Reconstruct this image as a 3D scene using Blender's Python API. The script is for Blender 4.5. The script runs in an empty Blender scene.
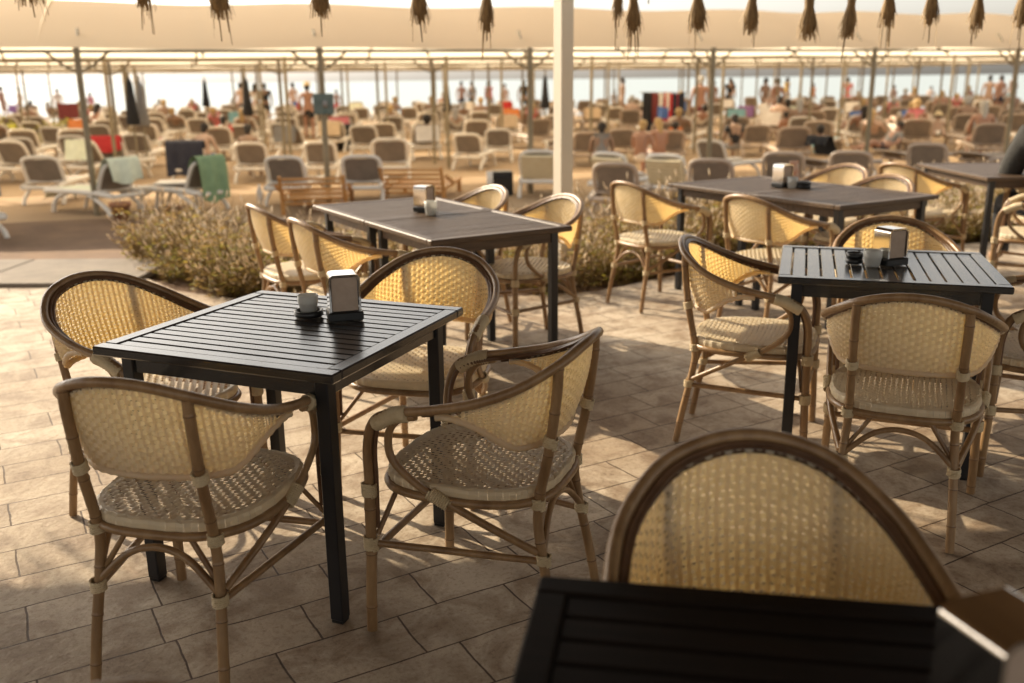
import bpy, math, random
from mathutils import Vector, Matrix
R = math.radians
sc = bpy.context.scene
col = sc.collection
# ------------------------------------------------------------------ camera
CF, CP, CR, CH = 946.0, .2702, -.011, 1.44          # focal length in pixels, pitch, roll, height
cam = bpy.data.cameras.new('camera'); co = bpy.data.objects.new('camera', cam); col.objects.link(co)
cam.sensor_width = 36; cam.lens = 36*CF/1024; cam.clip_start = .05; cam.clip_end = 20000
co.matrix_world = (Matrix.Translation((0, 0, CH)) @ Matrix.Rotation(math.pi/2-CP, 4, 'X') @ Matrix.Rotation(CR, 4, 'Z'))
cam.dof.use_dof = True; cam.dof.focus_distance = 2.75; cam.dof.aperture_fstop = 2.3
sc.camera = co
# ------------------------------------------------------------------ light
SUN_EL, SUN_DX, SUN_DY = 30.0, .77, -.64            # shadows fall along (SUN_DX, SUN_DY)
w = bpy.data.worlds.new('World'); sc.world = w; w.use_nodes = True
nt = w.node_tree; bg = nt.nodes['Background']
sky = nt.nodes.new('ShaderNodeTexSky'); sky.sky_type = 'NISHITA'; sky.sun_disc = False
sky.sun_elevation = R(SUN_EL); sky.sun_rotation = math.atan2(-SUN_DX, -SUN_DY); sky.dust_density = 3.0; sky.air_density = 1.0
hs = nt.nodes.new('ShaderNodeHueSaturation'); hs.inputs['Saturation'].default_value = .22
nt.links.new(sky.outputs[0], hs.inputs['Color']); nt.links.new(hs.outputs[0], bg.inputs['Color'])
bg.inputs['Strength'].default_value = .15
sl = bpy.data.lights.new('sun', 'SUN'); sl.energy = 3.8; sl.angle = R(.55); sl.color = (1, .87, .68)
so = bpy.data.objects.new('sun', sl); col.objects.link(so)
d = Vector((SUN_DX, SUN_DY, -math.tan(R(SUN_EL))*math.hypot(SUN_DX, SUN_DY))); so.rotation_euler = d.to_track_quat('-Z', 'Y').to_euler()
vs = sc.view_settings
vs.view_transform = 'Standard'; vs.look = 'None'; vs.exposure = .88; vs.gamma = 1
try:
    vs.use_white_balance = True; vs.white_balance_temperature = 7150; vs.white_balance_tint = 10
except Exception: pass
sc.cycles.max_bounces = 8; sc.cycles.transparent_max_bounces = 12
rnd = random.Random(7)
# ------------------------------------------------------------------ pixel helpers (photo pixel -> world)
def ray(px, py):
    a, b = px-512, py-341.5
    c, s = math.cos(-CR), math.sin(-CR); a, b = c*a-s*b, s*a+c*b
    c, s = math.cos(CP), math.sin(CP)
    return Vector((a, -b*s+CF*c, -b*c-CF*s))
def G(px, py, z=0.):
    r = ray(px, py); r *= (z-CH)/r.z; return Vector((r.x, r.y, z))
def AT(px, py, Y):
    r = ray(px, py); r *= Y/r.y; return Vector((r.x, Y, CH+r.z))
# ------------------------------------------------------------------ materials
def mat(name, colr, rough=.6, metal=0., noise=None, nscale=8., bump=0., bscale=60., trans=0., tcol=None, stretch=None, spec=.5, alpha=None):
    m = bpy.data.materials.new(name); m.use_nodes = True; n = m.node_tree.nodes; L = m.node_tree.links
    b = n['Principled BSDF']; b.inputs['Base Color'].default_value = (*colr, 1); b.inputs['Roughness'].default_value = rough
    b.inputs['Metallic'].default_value = metal; b.inputs['Specular IOR Level'].default_value = spec
    tc = n.new('ShaderNodeTexCoord'); mp = n.new('ShaderNodeMapping'); L.new(tc.outputs['Object'], mp.inputs[0])
    if stretch: mp.inputs['Scale'].default_value = stretch
    cs = None
    if noise:
        t = n.new('ShaderNodeTexNoise'); t.inputs['Scale'].default_value = nscale; t.inputs['Detail'].default_value = 6; t.inputs['Roughness'].default_value = .65
        L.new(mp.outputs[0], t.inputs['Vector'])
        rp = n.new('ShaderNodeValToRGB'); rp.color_ramp.elements[0].position = .32; rp.color_ramp.elements[1].position = .68
        rp.color_ramp.elements[0].color = (*colr, 1); rp.color_ramp.elements[1].color = (*noise, 1)
        L.new(t.outputs['Fac'], rp.inputs[0]); L.new(rp.outputs[0], b.inputs['Base Color']); cs = rp.outputs[0]
    if bump:
        t2 = n.new('ShaderNodeTexNoise'); t2.inputs['Scale'].default_value = bscale; t2.inputs['Detail'].default_value = 5
        L.new(mp.outputs[0], t2.inputs['Vector'])
        bp = n.new('ShaderNodeBump'); bp.inputs['Strength'].default_value = bump; bp.inputs['Distance'].default_value = .01
        L.new(t2.outputs['Fac'], bp.inputs['Height']); L.new(bp.outputs[0], b.inputs['Normal'])
    if trans:
        tr = n.new('ShaderNodeBsdfTranslucent'); tr.inputs['Color'].default_value = (*(tcol or colr), 1)
        mx = n.new('ShaderNodeMixShader'); mx.inputs[0].default_value = trans
        L.new(b.outputs[0], mx.inputs[1]); L.new(tr.outputs[0], mx.inputs[2]); L.new(mx.outputs[0], n['Material Output'].inputs[0])
    return m
M = {}
M['cane'] = mat('rattan_cane', (.2, .108, .046), .34, noise=(.38, .235, .115), nscale=17, stretch=(1, 1, .3), bump=.15, bscale=90)
M['cane_dark'] = mat('rattan_cane_dark', (.11, .055, .028), .38, noise=(.19, .1, .05), nscale=18, bump=.15, bscale=90)
M['cane_pale'] = mat('rattan_cane_pale', (.38, .22, .1), .35, noise=(.5, .31, .15), nscale=14, stretch=(1, 1, .25))
M['wrap'] = mat('rattan_binding', (.6, .47, .28), .55, noise=(.72, .58, .37), nscale=40, bump=.5, bscale=220)
M['wicker'] = mat('woven_wicker', (.73, .65, .48), .5, noise=(.83, .76, .6), nscale=22, trans=.47, tcol=(.96, .70, .28))
M['seatw'] = mat('woven_seat', (.64, .56, .41), .5, noise=(.75, .64, .45), nscale=25, trans=.2, tcol=(.85, .62, .28))
M['seatdk'] = mat('woven_seat_brown', (.28, .2, .12), .5, noise=(.36, .27, .16), nscale=25)
M['black'] = mat('black_painted_wood', (.022, .022, .022), .2, spec=1., noise=(.034, .033, .032), nscale=6, stretch=(1, 8, 8), bump=.05, bscale=40)
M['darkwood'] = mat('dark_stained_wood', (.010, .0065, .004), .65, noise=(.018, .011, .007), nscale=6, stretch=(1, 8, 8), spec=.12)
M['blackmetal'] = mat('black_metal', (.012, .012, .014), .4)
M['brownwood'] = mat('weathered_brown_wood', (.055, .033, .02), .45, noise=(.115, .074, .044), nscale=5, stretch=(1, 9, 9), bump=.15, bscale=30, spec=.3)
M['chrome'] = mat('polished_steel', (.75, .72, .68), .09, metal=1., bump=.02, bscale=300)
M['napkin'] = mat('paper_napkin', (.4, .3, .23), .85, noise=(.47, .36, .28), nscale=30)
M['plasticblack'] = mat('black_plastic', (.012, .012, .012), .35)
M['cup'] = mat('frosted_cup', (.6, .6, .57), .35, trans=.4, tcol=(.8, .78, .72))
M['card'] = mat('orange_card', (.55, .16, .05), .6, noise=(.6, .5, .4), nscale=22)
M['white'] = mat('white_paint', (.6, .52, .4), .5, noise=(.68, .6, .48), nscale=3, stretch=(1, 1, .2))
M['pole'] = mat('olive_painted_steel', (.21, .165, .095), .5, noise=(.3, .24, .15), nscale=5)
M['fabric'] = mat('cream_canopy_fabric', (.8, .68, .51), .8, noise=(.84, .72, .55), nscale=.35, trans=.68, tcol=(.98, .87, .68), stretch=(1, .3, 1))
M['lplastic'] = mat('beige_white_plastic', (.76, .7, .6), .4, noise=(.82, .76, .67), nscale=3)
M['lplastic_shaded'] = mat('shaded_taupe_plastic', (.4, .31, .24), .45, noise=(.46, .37, .29), nscale=3)  # darker copy of the lounger plastic, shade on the right-hand frames put into its colour
M['lmesh'] = mat('taupe_mesh_fabric', (.19, .15, .115), .8, noise=(.25, .2, .155), nscale=6)
M['cushion'] = mat('cream_cushion', (.68, .53, .31), .8, noise=(.74, .6, .38), nscale=9)
M['teak'] = mat('varnished_teak', (.46, .2, .055), .4, noise=(.56, .28, .085), nscale=5, stretch=(.3, 4, 4))
M['terra'] = mat('terracotta', (.33, .13, .06), .8, noise=(.42, .19, .1), nscale=9)
M['straw'] = mat('dry_straw', (.2, .125, .06), .8, noise=(.4, .27, .13), nscale=30, stretch=(3, 3, .4))
M['thatch'] = mat('thatch', (.10, .065, .035), .9, noise=(.2, .13, .07), nscale=14, stretch=(1, .1, 1), bump=.6, bscale=30)
M['soil'] = mat('brown_soil', (.105, .054, .027), .95, noise=(.19, .105, .052), nscale=2.2, bump=.8, bscale=9)
M['stone'] = mat('grey_kerb_stone', (.14, .11, .08), .85, noise=(.22, .175, .13), nscale=4, bump=.3, bscale=20)
M['stem'] = mat('dry_stem', (.12, .07, .03), .8, noise=(.2, .13, .055), nscale=7, trans=.2, tcol=(.4, .25, .08))
M['leafbrown'] = mat('dry_leaf', (.11, .065, .024), .7, noise=(.26, .175, .05), nscale=5, trans=.35, tcol=(.55, .35, .1))
M['leafgreen'] = mat('olive_leaf', (.14, .14, .035), .6, noise=(.26, .23, .05), nscale=5, trans=.4, tcol=(.5, .45, .06))
M['petal'] = mat('pale_flower_spike', (.82, .73, .58), .7, noise=(.66, .52, .33), nscale=9, trans=.35, tcol=(.8, .65, .5))
M['lilac'] = mat('lilac_flower', (.5, .33, .55), .7, trans=.3, tcol=(.6, .4, .65))
M['sign'] = mat('teal_sign', (.07, .11, .1), .5, noise=(.16, .2, .18), nscale=9)
def cloth(n, c): M[n] = mat(n+'_cloth', c, .85, noise=tuple(min(1, x*1.25+.01) for x in c), nscale=6); return M[n]
for n, c in dict(red=(.5, .03, .03), green=(.2, .3, .16), navy=(.018, .02, .035), mint=(.6, .64, .5), blackc=(.012, .012, .014), whitec=(.7, .66, .6), pink=(.65, .2, .22), blue=(.08, .16, .4), grey=(.22, .21, .2), orange=(.6, .2, .06), teal=(.2, .4, .42), maroon=(.17, .03, .03), yellow=(.7, .5, .12), sandc=(.55, .42, .28), purple=(.25, .13, .3)).items(): cloth(n, c)
M['skin'] = mat('tanned_skin', (.27, .165, .11), .5, noise=(.33, .21, .14), nscale=6)
M['skinred'] = mat('sunburnt_skin', (.34, .18, .12), .5, noise=(.4, .22, .15), nscale=6)
M['skinpale'] = mat('pale_skin', (.52, .35, .26), .5, noise=(.58, .4, .3), nscale=6)
M['hairdark'] = mat('dark_hair', (.02, .013, .009), .6); M['hairblond'] = mat('blond_hair', (.45, .3, .13), .6); M['hairgrey'] = mat('grey_hair', (.4, .38, .35), .6)
M['strawhat'] = mat('straw_hat', (.6, .47, .28), .8)
# speckled knit
M['knit'] = mat('speckled_knit', (.007, .006, .006), .95, noise=(.06, .057, .05), nscale=150, bump=.6, bscale=150)

def floor_mat():
    m = bpy.data.materials.new('stone_paving'); m.use_nodes = True; n = m.node_tree.nodes; L = m.node_tree.links; b = n['Principled BSDF']
    tc = n.new('ShaderNodeTexCoord'); mp = n.new('ShaderNodeMapping'); mp.inputs['Rotation'].default_value = (0, 0, R(-30)); L.new(tc.outputs['Object'], mp.inputs[0])
    wn = n.new('ShaderNodeTexNoise'); wn.inputs['Scale'].default_value = 6; wn.inputs['Detail'].default_value = 3; L.new(mp.outputs[0], wn.inputs['Vector'])
    vm = n.new('ShaderNodeVectorMath'); vm.operation = 'SCALE'; vm.inputs['Scale'].default_value = .02
    L.new(wn.outputs['Color'], vm.inputs[0]); va = n.new('ShaderNodeVectorMath'); L.new(mp.outputs[0], va.inputs[0]); L.new(vm.outputs[0], va.inputs[1])
    br = n.new('ShaderNodeTexBrick'); br.offset = .37; br.offset_frequency = 2; br.squash = 1.45; br.squash_frequency = 3
    br.inputs['Scale'].default_value = 1; br.inputs['Brick Width'].default_value = .34; br.inputs['Row Height'].default_value = .2
    br.inputs['Mortar Size'].default_value = .0032; br.inputs['Mortar Smooth'].default_value = .25; br.inputs['Bias'].default_value = -.1
    br.inputs['Color1'].default_value = (.45, .385, .305, 1); br.inputs['Color2'].default_value = (.59, .52, .425, 1); br.inputs['Mortar'].default_value = (.11, .075, .05, 1)
    L.new(va.outputs[0], br.inputs['Vector'])
    st = n.new('ShaderNodeTexNoise'); st.inputs['Scale'].default_value = 5.5; st.inputs['Detail'].default_value = 9; st.inputs['Roughness'].default_value = .68; st.inputs['Distortion'].default_value = .6; L.new(mp.outputs[0], st.inputs['Vector'])
    rp = n.new('ShaderNodeValToRGB'); e = rp.color_ramp.elements; e[0].position = .38; e[0].color = (.47, .385, .31, 1); e[1].position = .57; e[1].color = (1, 1, 1, 1); L.new(st.outputs['Fac'], rp.inputs[0])
    mu = n.new('ShaderNodeMix'); mu.data_type = 'RGBA'; mu.blend_type = 'MULTIPLY'; mu.inputs[0].default_value = .8
    L.new(br.outputs['Color'], mu.inputs[6]); L.new(rp.outputs[0], mu.inputs[7])
    s2 = n.new('ShaderNodeTexNoise'); s2.inputs['Scale'].default_value = 1.1; s2.inputs['Detail'].default_value = 4; L.new(mp.outputs[0], s2.inputs['Vector'])
    r2 = n.new('ShaderNodeValToRGB'); e = r2.color_ramp.elements; e[0].position = .35; e[0].color = (.8, .72, .64, 1); e[1].position = .65; e[1].color = (1.05, 1.03, 1, 1); L.new(s2.outputs['Fac'], r2.inputs[0])
    m2 = n.new('ShaderNodeMix'); m2.data_type = 'RGBA'; m2.blend_type = 'MULTIPLY'; m2.inputs[0].default_value = 1
    L.new(mu.outputs[2], m2.inputs[6]); L.new(r2.outputs[0], m2.inputs[7]); fz = n.new('ShaderNodeTexNoise'); fz.inputs['Scale'].default_value = 60; fz.inputs['Detail'].default_value = 8; fz.inputs['Roughness'].default_value = .75; L.new(mp.outputs[0], fz.inputs['Vector'])
    r3 = n.new('ShaderNodeValToRGB'); e = r3.color_ramp.elements; e[0].position = .33; e[0].color = (.55, .47, .4, 1); e[1].position = .5; e[1].color = (1, 1, 1, 1); L.new(fz.outputs['Fac'], r3.inputs[0])
    m3 = n.new('ShaderNodeMix'); m3.data_type = 'RGBA'; m3.blend_type = 'MULTIPLY'; m3.inputs[0].default_value = .75
    L.new(m2.outputs[2], m3.inputs[6]); L.new(r3.outputs[0], m3.inputs[7]); L.new(m3.outputs[2], b.inputs['Base Color'])
    rr = n.new('ShaderNodeMapRange'); rr.inputs[3].default_value = .6; rr.inputs[4].default_value = .9; b.inputs['Specular IOR Level'].default_value = .3; L.new(st.outputs['Fac'], rr.inputs[0]); L.new(rr.outputs[0], b.inputs['Roughness'])
    fn = n.new('ShaderNodeTexNoise'); fn.inputs['Scale'].default_value = 28; fn.inputs['Detail'].default_value = 7; fn.inputs['Roughness'].default_value = .6; L.new(mp.outputs[0], fn.inputs['Vector'])
    ad = n.new('ShaderNodeMath'); ad.operation = 'MULTIPLY_ADD'; ad.inputs[1].default_value = -1.6; L.new(br.outputs['Fac'], ad.inputs[0]); L.new(fn.outputs['Fac'], ad.inputs[2])
    bp = n.new('ShaderNodeBump'); bp.inputs['Strength'].default_value = .6; bp.inputs['Distance'].default_value = .008; L.new(ad.outputs[0], bp.inputs['Height']); L.new(bp.outputs[0], b.inputs['Normal'])
    return m
M['floor'] = floor_mat()
M['sand'] = mat('beach_sand', (.29, .19, .105), .95, noise=(.43, .3, .175), nscale=.5, bump=.9, bscale=5)
def sea_mat():
    m = mat('sea_water', (.34, .4, .42), .45, bump=.6, bscale=1.2, stretch=(.3, 1, 1), spec=.2); return m
M['sea'] = sea_mat()

# ------------------------------------------------------------------ mesh builder
def smooth_path(P, n=6):
    P = [Vector(p) for p in P]; Q = [P[0]*2-P[1]]+P+[P[-1]*2-P[-2]]; out = []
    for i in range(1, len(Q)-2):
        a, b, c, e = Q[i-1], Q[i], Q[i+1], Q[i+2]
        for k in range(n):
            t = k/n; out.append(.5*((2*b)+(c-a)*t+(2*a-5*b+4*c-e)*t*t+(3*b-a-3*c+e)*t**3))
    out.append(P[-1].copy()); return out
class MB:
    def __init__(s): s.v = []; s.f = []; s.sm = []; s.mi = []
    def add(s, v, f, smooth=False, mi=0):
        o = len(s.v); s.v += [tuple(x) for x in v]; s.f += [tuple(i+o for i in q) for q in f]; s.sm += [smooth]*len(f); s.mi += [mi]*len(f); return s
    def tube(s, path, r, seg=8, closed=False, caps=True, mi=0, flat=1.):
        P = [Vector(p) for p in path]; n = len(P); rr = r if isinstance(r, (list, tuple)) else [r]*n
        V = []; F = []; T = (P[1]-P[0]).normalized()
        up = Vector((0, 0, 1)) if abs(T.z) < .9 else Vector((0, 1, 0)); N = (up-T*up.dot(T)).normalized()
        for i in range(n):
            if closed: T2 = (P[(i+1) % n]-P[i-1]).normalized()
            else: T2 = (P[min(i+1, n-1)]-P[max(i-1, 0)]).normalized()
            N = (N-T2*N.dot(T2)).normalized(); B = T2.cross(N)
            for k in range(seg):
                a = 2*math.pi*k/seg; V.append(P[i]+N*(math.cos(a)*rr[i]*flat)+B*(math.sin(a)*rr[i]))
        m = n if closed else n-1
        for i in range(m):
            for k in range(seg):
                a, b = i*seg+k, i*seg+(k+1) % seg; c, e = ((i+1) % n)*seg+(k+1) % seg, ((i+1) % n)*seg+k
                F.append((a, b, c, e))
        s.add(V, F, True, mi)
        if caps and not closed:
            s.add(V[:seg], [tuple(range(seg-1, -1, -1))], False, mi); s.add(V[-seg:], [tuple(range(seg))], False, mi)
        return s
    def box(s, c, size, rot=0., bev=0., mi=0, M4=None):
        x, y, z = size[0]/2, size[1]/2, size[2]/2; b = min(bev, x*.9, y*.9, z*.9)
        V = []; F = []
        if b <= 0:
            V = [(i*x, j*y, k*z) for k in (-1, 1) for j in (-1, 1) for i in (-1, 1)]
            F = [(0, 2, 3, 1), (4, 5, 7, 6), (0, 1, 5, 4), (2, 6, 7, 3), (0, 4, 6, 2), (1, 3, 7, 5)]
        else:
            idx = {}
            for i in (-1, 1):
                for j in (-1, 1):
                    for k in (-1, 1):
                        for ax, p in enumerate(((i*x, j*(y-b), k*(z-b)), (i*(x-b), j*y, k*(z-b)), (i*(x-b), j*(y-b), k*z))): idx[i, j, k, ax] = len(V); V.append(p)
                        F.append(tuple(idx[i, j, k, a] for a in ((0, 1, 2) if i*j*k > 0 else (0, 2, 1))))
            for a in range(3):
                o1, o2 = (a+1) % 3, (a+2) % 3
                for sg in (-1, 1):
                    q = []
                    for u, v_ in ((-1, -1), (1, -1), (1, 1), (-1, 1)):
                        k = [0, 0, 0]; k[a] = sg; k[o1] = u; k[o2] = v_; q.append(idx[(*k, a)])
                    F.append(tuple(q if sg > 0 else q[::-1]))
                for u in (-1, 1):
                    for v_ in (-1, 1):
                        q = []
                        for sg in (-1, 1):
                            k = [0, 0, 0]; k[a] = sg; k[o1] = u; k[o2] = v_; q.append((idx[(*k, o1)], idx[(*k, o2)]))
                        f = (q[0][0], q[1][0], q[1][1], q[0][1]); F.append(f if u*v_ > 0 else f[::-1])
        mt = M4 or (Matrix.Translation(c) @ Matrix.Rotation(rot, 4, 'Z'))
        s.add([mt @ Vector(p) for p in V], F, False, mi); return s
    def lathe(s, prof, c=(0, 0, 0), seg=16, mi=0, M4=None, smooth=True):
        V = []; F = []; n = len(prof)
        for r, z in prof:
            for k in range(seg): a = 2*math.pi*k/seg; V.append((r*math.cos(a), r*math.sin(a), z))
        for i in range(n-1):
            for k in range(seg): F.append((i*seg+k, i*seg+(k+1) % seg, (i+1)*seg+(k+1) % seg, (i+1)*seg+k))
        F.append(tuple(range(seg-1, -1, -1))); F.append(tuple((n-1)*seg+k for k in range(seg)))
        mt = M4 or Matrix.Translation(c); s.add([mt @ Vector(p) for p in V], F, smooth, mi); return s
    def ribbon(s, pts, wd, nrm=None, mi=0, side=None):
        # pts: centres, side: list of half-width vectors
        V = []; F = []
        for p, h in zip(pts, side): V += [p-h, p+h]
        for i in range(len(pts)-1): F.append((2*i, 2*i+1, 2*i+3, 2*i+2))
        s.add(V, F, True, mi); return s
    def grid(s, fn, nu, nv, mi=0, smooth=True):
        V = [fn(i/nu, j/nv) for i in range(nu+1) for j in range(nv+1)]
        F = [(i*(nv+1)+j, (i+1)*(nv+1)+j, (i+1)*(nv+1)+j+1, i*(nv+1)+j+1) for i in range(nu) for j in range(nv)]
        s.add(V, F, smooth, mi); return s
    def build(s, name, m, parent=None):
        me = bpy.data.meshes.new(name); me.from_pydata(s.v, [], s.f); me.polygons.foreach_set('use_smooth', s.sm)
        ms = m if isinstance(m, (list, tuple)) else [m]
        for x in ms: me.materials.append(x)
        if len(ms) > 1: me.polygons.foreach_set('material_index', s.mi)
        me.update(); o = bpy.data.objects.new(name, me); col.objects.link(o)
        if parent: o.parent = parent
        return o
def thing(name, label, cat, loc=(0, 0, 0), rz=0, group=None):
    o = bpy.data.objects.new(name, None); col.objects.link(o); o.location = loc; o.rotation_euler = (0, 0, rz); o.empty_display_size = .1
    return tag(o, label, cat, group)
def tag(o, label, cat, group=None):
    o['label'] = label; o['category'] = cat
    if group: o['group'] = group
    return o
KIDS = {}
def dup(o, parent=None, src=None):
    c = o.copy(); col.objects.link(c)
    if parent: c.parent = parent
    for ch in o.children: dup(ch, c)
    return c
def struct(o, kind='structure'): o['kind'] = kind; return o
def solid(mb_f, th): pass
# ------------------------------------------------------------------ ground, sea
Zs = -.35
b = MB(); ys = [-60, 0, 4, 8, 12, 16, 20, 25, 30, 36, 42, 48, 54, 58, 62, 70, 90]; xs = [-400, -120, -60, -40, -25, -15, -8, 0, 8, 15, 25, 40, 60, 120, 400]
def sandz(y): return Zs if y < 50 else Zs-(y-50)*.045
b.grid(lambda u, v: (xs[round(u*(len(xs)-1))], ys[round(v*(len(ys)-1))], sandz(ys[round(v*(len(ys)-1))])-(0 if ys[round(v*(len(ys)-1))] < 80 else 8)), len(xs)-1, len(ys)-1, smooth=False)
struct(b.build('ground', M['sand']))
b = MB(); b.add([(-9000, 56, -.64), (9000, 56, -.64), (9000, 16000, -.64), (-9000, 16000, -.64)], [(0, 1, 2, 3)]); struct(b.build('sea', M['sea']))
EDGE = [(-14, 8.1), (-3.35, 7.8), (-2.4, 6.65), (-1.25, 6.05), (.6, 6.5), (1.66, 7.35), (2.6, 7.8), (4.4, 8.4), (14, 11.4)]
def edgeY(x):
    for (x0, y0), (x1, y1) in zip(EDGE, EDGE[1:]):
        if x0 <= x <= x1: return y0+(y1-y0)*(x-x0)/(x1-x0)
    return 8
b = MB(); top = [(x, y, 0) for x, y in EDGE]+[(14, -9, 0), (-14, -9, 0)]; n = len(top)
b.add(top, [tuple(range(n-1, -1, -1))]); 
for i in range(len(EDGE)-1):
    p, q = top[i], top[i+1]; b.add([p, q, (q[0], q[1], -.5), (p[0], p[1], -.5)], [(0, 1, 2, 3)])
struct(b.build('patio', M['floor']))
def soilz(x, y):
    t = (y-edgeY(x))/2.6; t = max(0, min(1, t)); return -.02*(1-t)+(Zs+.012)*t+.02*math.sin(x*3+y*2)*(1-abs(2*t-1))
b = MB(); b.grid(lambda u, v: (lambda x: (lambda y: (x, y, soilz(x, y)))(edgeY(x)+.01+v*(4.6+.5*math.sin(x*.9))))(-12+u*26), 90, 24)
struct(b.build('flower_bed_soil', M['soil']))
k = thing('kerb', 'grey stone kerb slab at the left end of the paving', 'kerb', (0, 0, 0))
bb = MB(); x = -13.6
while x < -3.5:
    yy = edgeY(x+.6); bb.box((x+.6, yy-.47, .006), (1.192, 1.0, .05), rot=-.028, bev=.008); x += 1.2
o = bb.build('kerb_stone', M['stone'], k)

# ------------------------------------------------------------------ thatched roof over the terrace
ROOFZ = 2.1
def roofY(x): return 5.3+.1*x
rt = thing('thatched_roof', 'dark thatched roof over the terrace with a ragged straw edge', 'roof', (0, 0, 0))
b = MB()
def under(u, v):
    x = -9+18*u; y = roofY(x)*(1-v)+(-7)*v; return (x, y, ROOFZ+.02+(roofY(x)-y)*.22)
b.grid(under, 24, 12)
b.grid(lambda u, v: Vector(under(u, v))+Vector((0, .03*(1-v), .22)), 24, 12)
b.build('thatch_cover', M['thatch'], rt)
b = MB()
for i in range(1500):
    x = rnd.uniform(-8.9, 8.9); L = rnd.uniform(.05, .2)*(1.0+.7*math.sin(x*1.9)*math.sin(x*.83+1)); y = roofY(x)+rnd.uniform(-.06, .05); z = ROOFZ+rnd.uniform(.05, .22)
    dx = rnd.uniform(-.05, .05); p0 = Vector((x, y, z)); p1 = p0+Vector((dx, rnd.uniform(-.03, .05), -L-.05)); h = Vector((.006, 0, 0))
    b.add([p0-h, p0+h, p1+h*.5, p1-h*.5], [(0, 1, 2, 3)])
b.build('straw_fringe', M['straw'], rt)
b = MB()
for x in (-7.5, 7.8):
    b.box((x, 4.6, 1.1), (.14, .14, 2.35), bev=.01)
for y in (-2, 1.5): b.box((0, y, ROOFZ-.02+(5.3-y)*.22-.09), (17, .1, .14))
b.build('roof_beam', M['brownwood'], rt)

def tassel_mesh(seed, L, wd, waist):
    r = random.Random(seed); mb = MB(); n = 110
    for i in range(n):
        a = r.uniform(0, 2*math.pi); q = math.sqrt(r.random()); l = L*r.uniform(.78, 1.0)+(r.uniform(.05, .16) if r.random() < .06 else 0)
        R0 = wd*.55*q; Rw = waist*q; R1 = wd*q*r.uniform(.7, 1.15)
        cx, cy = math.cos(a), math.sin(a)
        pts = [Vector((cx*R0, cy*R0, 0)), Vector((cx*Rw, cy*Rw, -L*.5)), Vector((cx*R1*.8, cy*R1*.8, -L*.74)), Vector((cx*R1+r.uniform(-.01, .01), cy*R1, -l))]
        h = Vector((-cy, cx, 0))*r.uniform(.0025, .005)
        mb.ribbon(pts, 0, side=[h, h, h, h*.6])
    mb.lathe([(wd*.5, .02), (wd*.5, -.02), (waist, -L*.48), (waist*1.02, -L*.52), (wd*.7, -L*.72), (wd*.55, -L*.85)], seg=10)
    return mb
TP = [(27, 7, 1.5), (147, 12, .85), (218, 21, 1.15), (322, 20, 1.1), (417, 26, 1), (488, 33, .85), (617, 21, .55), (632, 37, .9), (695, 34, 1.), (752, 36, .95), (806, 42, 1.05), (850, 40, .9), (887, 29, .9), (929, 28, .85), (975, 33, .85), (1019, 30, 1.05)]
for i, (px, py, ws) in enumerate(TP):
    Y = roofY((px-512)*5.3/946)+.0; p = AT(px, py, Y); L = .36
    tb = tassel_mesh(i, L, .062*ws, .024*ws).build('straw_tassel', M['straw']); tb.location = (p.x, p.y, p.z+L); tb.rotation_euler = (rnd.uniform(-.05, .05), rnd.uniform(-.06, .06), rnd.uniform(0, 6))
    lb = ['stubby straw tassel at the far left, widest of the row, barely in view', 'short thin straw tassel second from the left', 'full straw tassel third from the left with long stray stalks', 'bushy straw tassel fourth from the left', 'tapering straw tassel fifth from the left', 'narrow straw tassel just left of the white post', 'small wispy straw tassel right beside its longer neighbour, right of the white post', 'long narrow straw tassel beside a small wispy one', 'waisted straw tassel third right of the white post', 'waisted straw tassel fourth right of the white post', 'longest waisted straw tassel of the right hand row', 'waisted straw tassel just right of the longest one', 'short straw tassel sixth from the right edge', 'straw tassel between the short one and the right edge pair'.replace('between the short one and the right edge pair', 'third from the right edge'), 'second straw tassel from the right edge', 'straw tassel cut by the right edge of the photo'][i]
    if i == 12: lb = 'straw tassel fourth from the right edge, ending high'
    tag(tb, lb, 'tassel', 'straw tassels hanging from the roof edge')
    tb['hang'] = 1; del tb['hang']

# ------------------------------------------------------------------ white post
p = G(563, 287); pz = .05
wp = thing('white_post', 'square cream white post standing at the edge of the flower bed', 'post', (p.x, p.y+.05, 0), R(33))
MB().box((0, 0, 1.5), (.102, .102, 3.1), bev=.006).build('shaft', M['white'], wp)
MB().box((0, 0, .02), (.16, .16, .05), bev=.008).build('foot_plate', M['white'], wp)

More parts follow.
